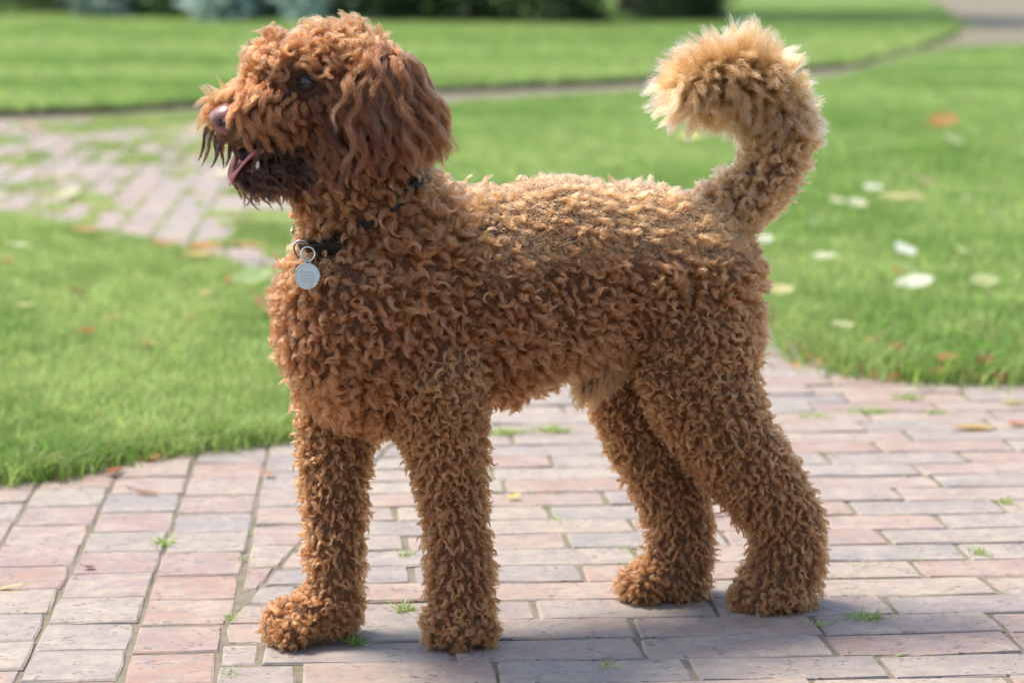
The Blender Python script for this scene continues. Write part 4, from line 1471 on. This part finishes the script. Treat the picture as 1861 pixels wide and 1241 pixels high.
# a few stray tufts standing up on the bridge of the nose
p = np.array([list(at(*a)) for a in [(405, 182, -165), (396, 186, -160), (412, 180, -150), (388, 190, -158), (420, 178, -150)]]); n = len(p)
q = unit(p - np.array(at(450, 230, ZH - 84)))
G = combed(p, q, unit(np.array([list(UP)]) * .8 + FORW * 1.0 + fr.normal(0, .2, (n, 3))), np.full(n, .026), np.full(n, .2), np.full(n, .5), np.full(n, .001), np.full(n, .6))
strands('nose_tuft', G, 26, w=np.full(n, .0026), root_w=np.full(n, .004), color=tone(n, (.46, .18, .06)), mat=M_FUR, tipw=.2)

# ---- nose, eyes, mouth
M_NOSE = plain('nose_skin', (.24, .098, .082), rough=.32, coat=.25, sss=.2, bump=(650, .5, .0006))
bm = bmesh.new()
bmesh.ops.create_uvsphere(bm, u_segments=32, v_segments=20, radius=1)
fx = Matrix((( HF.x, HL.x, 0), (HF.y, HL.y, 0), (0, 0, 1)))
for v in bm.verts:
    x, y, z = v.co                                   # x forward, y left, z up
    w = 1.0 + .12 * z - .25 * max(0, -z - .2)        # wider above, narrowing to the lip
    y *= w
    if z > .3 and x > 0: x -= (z - .3) * .25
    for s in (-1, 1):                                # nostrils, opening to the side
        d2 = (x - .50) ** 2 / .075 + (y - s * .74) ** 2 / .07 + (z + .15) ** 2 / .045
        x -= .25 * math.exp(-d2); y -= s * .34 * math.exp(-d2)
    d3 = y * y / .006
    if x > 0: x -= .07 * math.exp(-d3) * (1 if z < .35 else .2)
    v.co = fx @ Vector((x * .0170, y * .0180, z * .0166)) + nose_c
nose = bm_obj('nose', bm, M_NOSE)
dogpart('nose', nose)
M_DARK = plain('nostril', (.012, .006, .006), rough=.6)
for s in (-1, 1):
    bm = bmesh.new()
    bmesh.ops.create_uvsphere(bm, u_segments=12, v_segments=8, radius=1)
    c = fx @ Vector((.0078, s * .0106, -.0028)) + nose_c
    for v in bm.verts:
        v.co = fx @ Vector((v.co.x * .0052, v.co.y * .0038, v.co.z * (.0032 + .0012 * v.co.x))) + c
    o = bm_obj('nostril', bm, M_DARK, None)
    o.parent = nose; o.matrix_parent_inverse = Matrix.Identity(4)


def ball(name, c, r, mat, seg=24):
    bm = bmesh.new()
    bmesh.ops.create_uvsphere(bm, u_segments=seg, v_segments=seg // 2, radius=1)
    for v in bm.verts: v.co = fx @ Vector((v.co.x * r[0], v.co.y * r[1], v.co.z * r[2])) + Vector(c)
    return bm_obj(name, bm, mat)


M_EYE = plain('eye_brown', (.045, .018, .007), rough=.12, coat=.25)
M_PUPIL = plain('pupil_black', (.004, .004, .004), rough=.12, coat=.3)
M_LID = plain('eyelid', (.018, .008, .006), rough=.8)
for s in (1, -1):
    base = at(612, 172, ZH)
    e = eye_l if s == 1 else eye_l - HL * (2 * float((eye_l - base) @ HL))
    d = (HL * s * .75 + HF * .65).normalized()
    eye = dogpart('eye', ball('eye', e, (.0092, .0092, .0092), M_EYE))
    pu = ball('pupil', e + d * .0056, (.0042, .0042, .0044), M_PUPIL, 16)
    pu.parent = eye
    for nm, up_ in (('eyelid', 1), ('eyelid', -1)):
        bm = bmesh.new()
        a1 = d.cross(UP).normalized(); a2 = a1.cross(d)
        pts = []
        for i in range(9):
            t = math.pi * i / 8
            pts.append(e + a1 * math.cos(t) * .0094 + a2 * up_ * math.sin(t) * .0062 + d * (.0030 + .0032 * math.sin(t)))
        tube(bm, pts, [.0016 + .0009 * math.sin(math.pi * i / 8) for i in range(9)], 7)
        lo = bm_obj(nm, bm, M_LID)
        lo.parent = eye

M_TONGUE = plain('tongue_pink', (.56, .19, .205), rough=.35, coat=.4, sss=.3, bump=(500, .4, .0006))
bm = bmesh.new()
tc = at(459, 287, ZH - 86)
bmesh.ops.create_grid(bm, x_segments=12, y_segments=8, size=1)
for v in bm.verts:
    x, y = v.co.x, v.co.y                            # x forward, y sideways
    w = .0145 * (1 - .25 * max(0, x) ** 3) * math.sqrt(max(.05, 1 - max(0, x - .4) ** 2 * 2.2))
    z = .003 * abs(y) ** 2 - .0018 * (1 - abs(y)) - .0120 * max(0, x + .1) ** 2 + .004
    v.co = fx @ Vector((x * .025, y * w * 1.4, z * 1.9 - .002)) + tc
bmesh.ops.solidify(bm, geom=bm.faces[:], thickness=.0035)
tongue = dogpart('tongue', bm_obj('tongue', bm, M_TONGUE))
M_TOOTH = plain('tooth', (.72, .66, .50), rough=.3, coat=.3)
for s in (1,):
    bm = bmesh.new()
    tp = at(466, 306, ZH - 84) + HL * s * .015 + HF * .004
    tube(bm, [tp, tp + UP * .004, tp + UP * .008 + HL * s * .0012, tp + UP * .0105 + HL * s * .001 - HF * .001], [.0026, .0023, .0014, .0004], 8)
    dogpart('tooth', bm_obj('tooth', bm, M_TOOTH))
M_GUM = plain('mouth_inside', (.10, .030, .030), rough=.4, coat=.2)
dogpart('lower_lip', ball('lower_lip', at(466, 309, ZH - 82), (.023, .0170, .0060), M_GUM))
dogpart('mouth_inside', ball('mouth_inside', at(480, 278, ZH - 72), (.029, .021, .0135), plain('mouth_dark', (.02, .007, .007), rough=.5)))

# ------------------------------------------------------------------ collar and tag
M_LEATHER = plain('black_leather', (.009, .009, .009), rough=.5, coat=.0, bump=(300, .4, .0005))
M_LEATHER.node_tree.nodes['Principled BSDF'].inputs['Specular IOR Level'].default_value = .2
M_BRASS = plain('brass', (.62, .50, .28), rough=.25, metal=1.0)
M_STEEL = plain('steel', (.62, .62, .60), rough=.22, metal=1.0)
M_TAG = plain('tag_metal', (.50, .50, .46), rough=.5, metal=1.0, bump=(900, .25, .0003))
cn = COLLAR_N
ca1 = (HF - cn * float(HF @ cn)).normalized(); ca2 = cn.cross(ca1).normalized()
if ca2 @ HL < 0: ca2 = -ca2
ring, NR = [], 56
for i in range(NR):
    a = 2 * math.pi * i / NR
    d = ca1 * math.cos(a) + ca2 * math.sin(a)
    hit = BVH.ray_cast(COLLAR_C + d * .4, -d)
    r_ = (hit[0] - COLLAR_C).length if hit[0] is not None else .075
    ring.append(r_)
ring = [np.median([ring[(i + k) % NR] for k in range(-3, 4)]) for i in range(NR)]
ring = [float(np.mean([ring[(i + k) % NR] for k in range(-3, 4)])) for i in range(NR)]


def collar_pt(a, extra=.0):
    x = (a / (2 * math.pi) * NR) % NR
    i = int(x); f = x - i
    r_ = ring[i] * (1 - f) + ring[(i + 1) % NR] * f
    return COLLAR_C + (ca1 * math.cos(a) + ca2 * math.sin(a)) * (r_ + extra)


def band(bm, a0, a1_, n, halfw, thick, extra, taper=0.0, drop=0.0, closed=False):
    rows = []
    for i in range(n + (0 if closed else 1)):
        t = i / n
        a = a0 + (a1_ - a0) * t
        hw = halfw * (1 - taper * max(0, (t - .75) / .25) ** 2)
        out_ = (collar_pt(a) - COLLAR_C).normalized()
        c = collar_pt(a, extra) - cn * drop * t
        rows.append([bm.verts.new(c + cn * sx * hw + out_ * (th_ * thick)) for sx, th_ in ((-1, 0), (1, 0), (1, 1), (-1, 1))])
    k = len(rows)
    for i in range(k if closed else k - 1):
        r0, r1 = rows[i], rows[(i + 1) % k]
        for j in range(4):
            bm.faces.new((r0[j], r0[(j + 1) % 4], r1[(j + 1) % 4], r1[j]))
    if not closed:
        bm.faces.new(rows[0][::-1]); bm.faces.new(rows[-1])
    bmesh.ops.recalc_face_normals(bm, faces=bm.faces[:])


def angle_at(u, v):
    """where round the collar the photograph shows pixel u, v"""
    best, ba = 1e9, 0
    for i in range(720):
        a = 2 * math.pi * i / 720
        p_ = collar_pt(a, .010)
        if p_.y > COLLAR_C.y + .01: continue
        q = px_of(np.array([list(p_)]))[0]
        d_ = abs(q[0] - u) + .2 * abs(q[1] - v)
        if d_ < best: best, ba = d_, a
    return ba


collar = empty('dog_collar', COLLAR_C)
tag(collar, label='black leather collar with brass buckle round the dog\'s neck', cat='collar')


def cpart(o):
    o.parent = collar; o.matrix_parent_inverse = Matrix.Translation(-COLLAR_C); return o


bm = bmesh.new(); band(bm, 0, 2 * math.pi, 72, .0046, .0024, .0028, closed=True)
cpart(bm_obj('strap', bm, M_LEATHER, smooth=False))
a_ring = angle_at(556, 440); a_end = angle_at(618, 440)
bm = bmesh.new(); band(bm, a_ring, a_end, 14, .0075, .0028, .0135, taper=.75, drop=.004)
cpart(bm_obj('strap_end', bm, M_LEATHER, smooth=False))


def torus(bm, c, nrm, R, r, n=28, m=8, sx=1.0, up=UP):
    a = nrm.cross(up).normalized(); b = a.cross(nrm).normalized()
    rows = []
    for i in range(n):
        t = 2 * math.pi * i / n
        d_ = a * math.cos(t) * sx + b * math.sin(t)
        rows.append([bm.verts.new(c + d_ * R + (d_.normalized() * math.cos(2 * math.pi * j / m) + nrm * math.sin(2 * math.pi * j / m)) * r) for j in range(m)])
    for i in range(n):
        r0, r1 = rows[i], rows[(i + 1) % n]
        for j in range(m):
            bm.faces.new((r0[j], r1[j], r1[(j + 1) % m], r0[(j + 1) % m]))


pr = collar_pt(a_ring, .0125)
od = (pr - COLLAR_C).normalized()
tang = cn.cross(od).normalized()
bm = bmesh.new(); torus(bm, pr + od * .002 - cn * .002, (tang * .9 + od * .45).normalized(), .0125, .0014, sx=.75, up=cn)
cpart(bm_obj('keeper_ring', bm, M_STEEL))
# buckle: a rectangular brass frame with its prong
a_b = angle_at(538, 425)
pb = collar_pt(a_b, .0125); ob = (pb - COLLAR_C).normalized(); tb = cn.cross(ob).normalized()
bm = bmesh.new()
cor = [pb + tb * x * .0085 + cn * y * .0115 + ob * .001 for x, y in ((-1, -1), (1, -1), (1, 1), (-1, 1), (-1, -1))]
for p0, p1 in zip(cor, cor[1:]):
    tube(bm, [p0, p1], [.0017, .0017], 8)
cpart(bm_obj('buckle', bm, M_BRASS))
bm = bmesh.new(); tube(bm, [pb - tb * .009 + ob * .0025, pb + ob * .0045, pb + tb * .010 + ob * .0025], [.0012, .0013, .0009], 8)
cpart(bm_obj('buckle_prong', bm, M_BRASS))

# tag: found on the chest in front of the fur
def front_of(u, v, outby):
    d = ray(u, v)
    h_ = BVH.ray_cast(Vector((0, 0, H)), d.normalized())
    return h_[0] - d.normalized() * outby


tagc = front_of(559, 502, .020)
ringc = front_of(560, 467, .023)
tn = Vector((-.28, -.95, .13)).normalized()
root = empty('identity_tag', tagc)
tag(root, label='round silver identity tag hanging from the collar on the dog\'s chest', cat='tag')


def tpart(o, par=None):
    if par is None:
        o.parent = root; o.matrix_parent_inverse = Matrix.Translation(-tagc)
    else:
        o.parent = par
    return o


ta = tn.cross(UP).normalized() * -1; tb_ = ta.cross(tn).normalized()
if tb_.z < 0: tb_ = -tb_
bm = bmesh.new()
R_, T_ = .0140, .0011
prof = [(0, T_), (.86, T_), (.90, T_ * 1.35), (.96, T_ * 1.35), (1.0, T_ * .8), (1.0, -T_ * .8), (.96, -T_), (0, -T_)]
NS = 48
rows = []
for pr_, h_ in prof:
    if pr_ == 0: rows.append([bm.verts.new(tagc + tn * h_)])
    else: rows.append([bm.verts.new(tagc + (ta * math.cos(2 * math.pi * i / NS) + tb_ * math.sin(2 * math.pi * i / NS)) * R_ * pr_ + tn * h_) for i in range(NS)])
for r0, r1 in zip(rows, rows[1:]):
    for i in range(NS):
        j = (i + 1) % NS
        if len(r0) == 1: bm.faces.new((r0[0], r1[i], r1[j]))
        elif len(r1) == 1: bm.faces.new((r0[i], r1[0], r0[j]))
        else: bm.faces.new((r0[i], r1[i], r1[j], r0[j]))
bmesh.ops.recalc_face_normals(bm, faces=bm.faces[:])
disc = tpart(bm_obj('disc', bm, M_TAG))
disc.data.polygons.foreach_set('use_smooth', [False] * len(disc.data.polygons))
bm = bmesh.new(); torus(bm, tagc + tb_ * .0158, tn, .0027, .0010, 20, 8, up=tb_)
tpart(bm_obj('tag_eye', bm, M_TAG), None)
lk = tagc + tb_ * .0165
rc_ = lk.lerp(ringc, .55)
bm = bmesh.new(); torus(bm, lk + UP * .0066 + tn * .0005, (tn + ta * .25).normalized(), .0072, .00085, 30, 8, up=UP)
tpart(bm_obj('split_ring', bm, M_STEEL))
# worn engraving: rows of shallow dashes that can no longer be read
M_ENG = plain('engraving', (.36, .36, .34), rough=.5, metal=.8)
bm = bmesh.new()
er = random.Random(5)
for row, y in enumerate((.0040, .0008, -.0024, -.0054)):
    x = -.0085 + .0012 * row % .002
    while x < .0082:
        w_ = er.uniform(.0004, .0011)
        c = tagc + tb_ * y + ta * (x + w_ / 2) + tn * (T_ + .00008)
        hh_ = er.uniform(.0006, .0009)
        q4 = [bm.verts.new(c + ta * sx * w_ / 2 + tb_ * sy * hh_) for sx, sy in ((-1, -1), (1, -1), (1, 1), (-1, 1))]
        bm.faces.new(q4)
        x += w_ + er.uniform(.0003, .0007)
eng = bm_obj('engraving', bm, M_ENG, smooth=False)
tpart(eng)
print('FUR POINTS', POINTS[0])
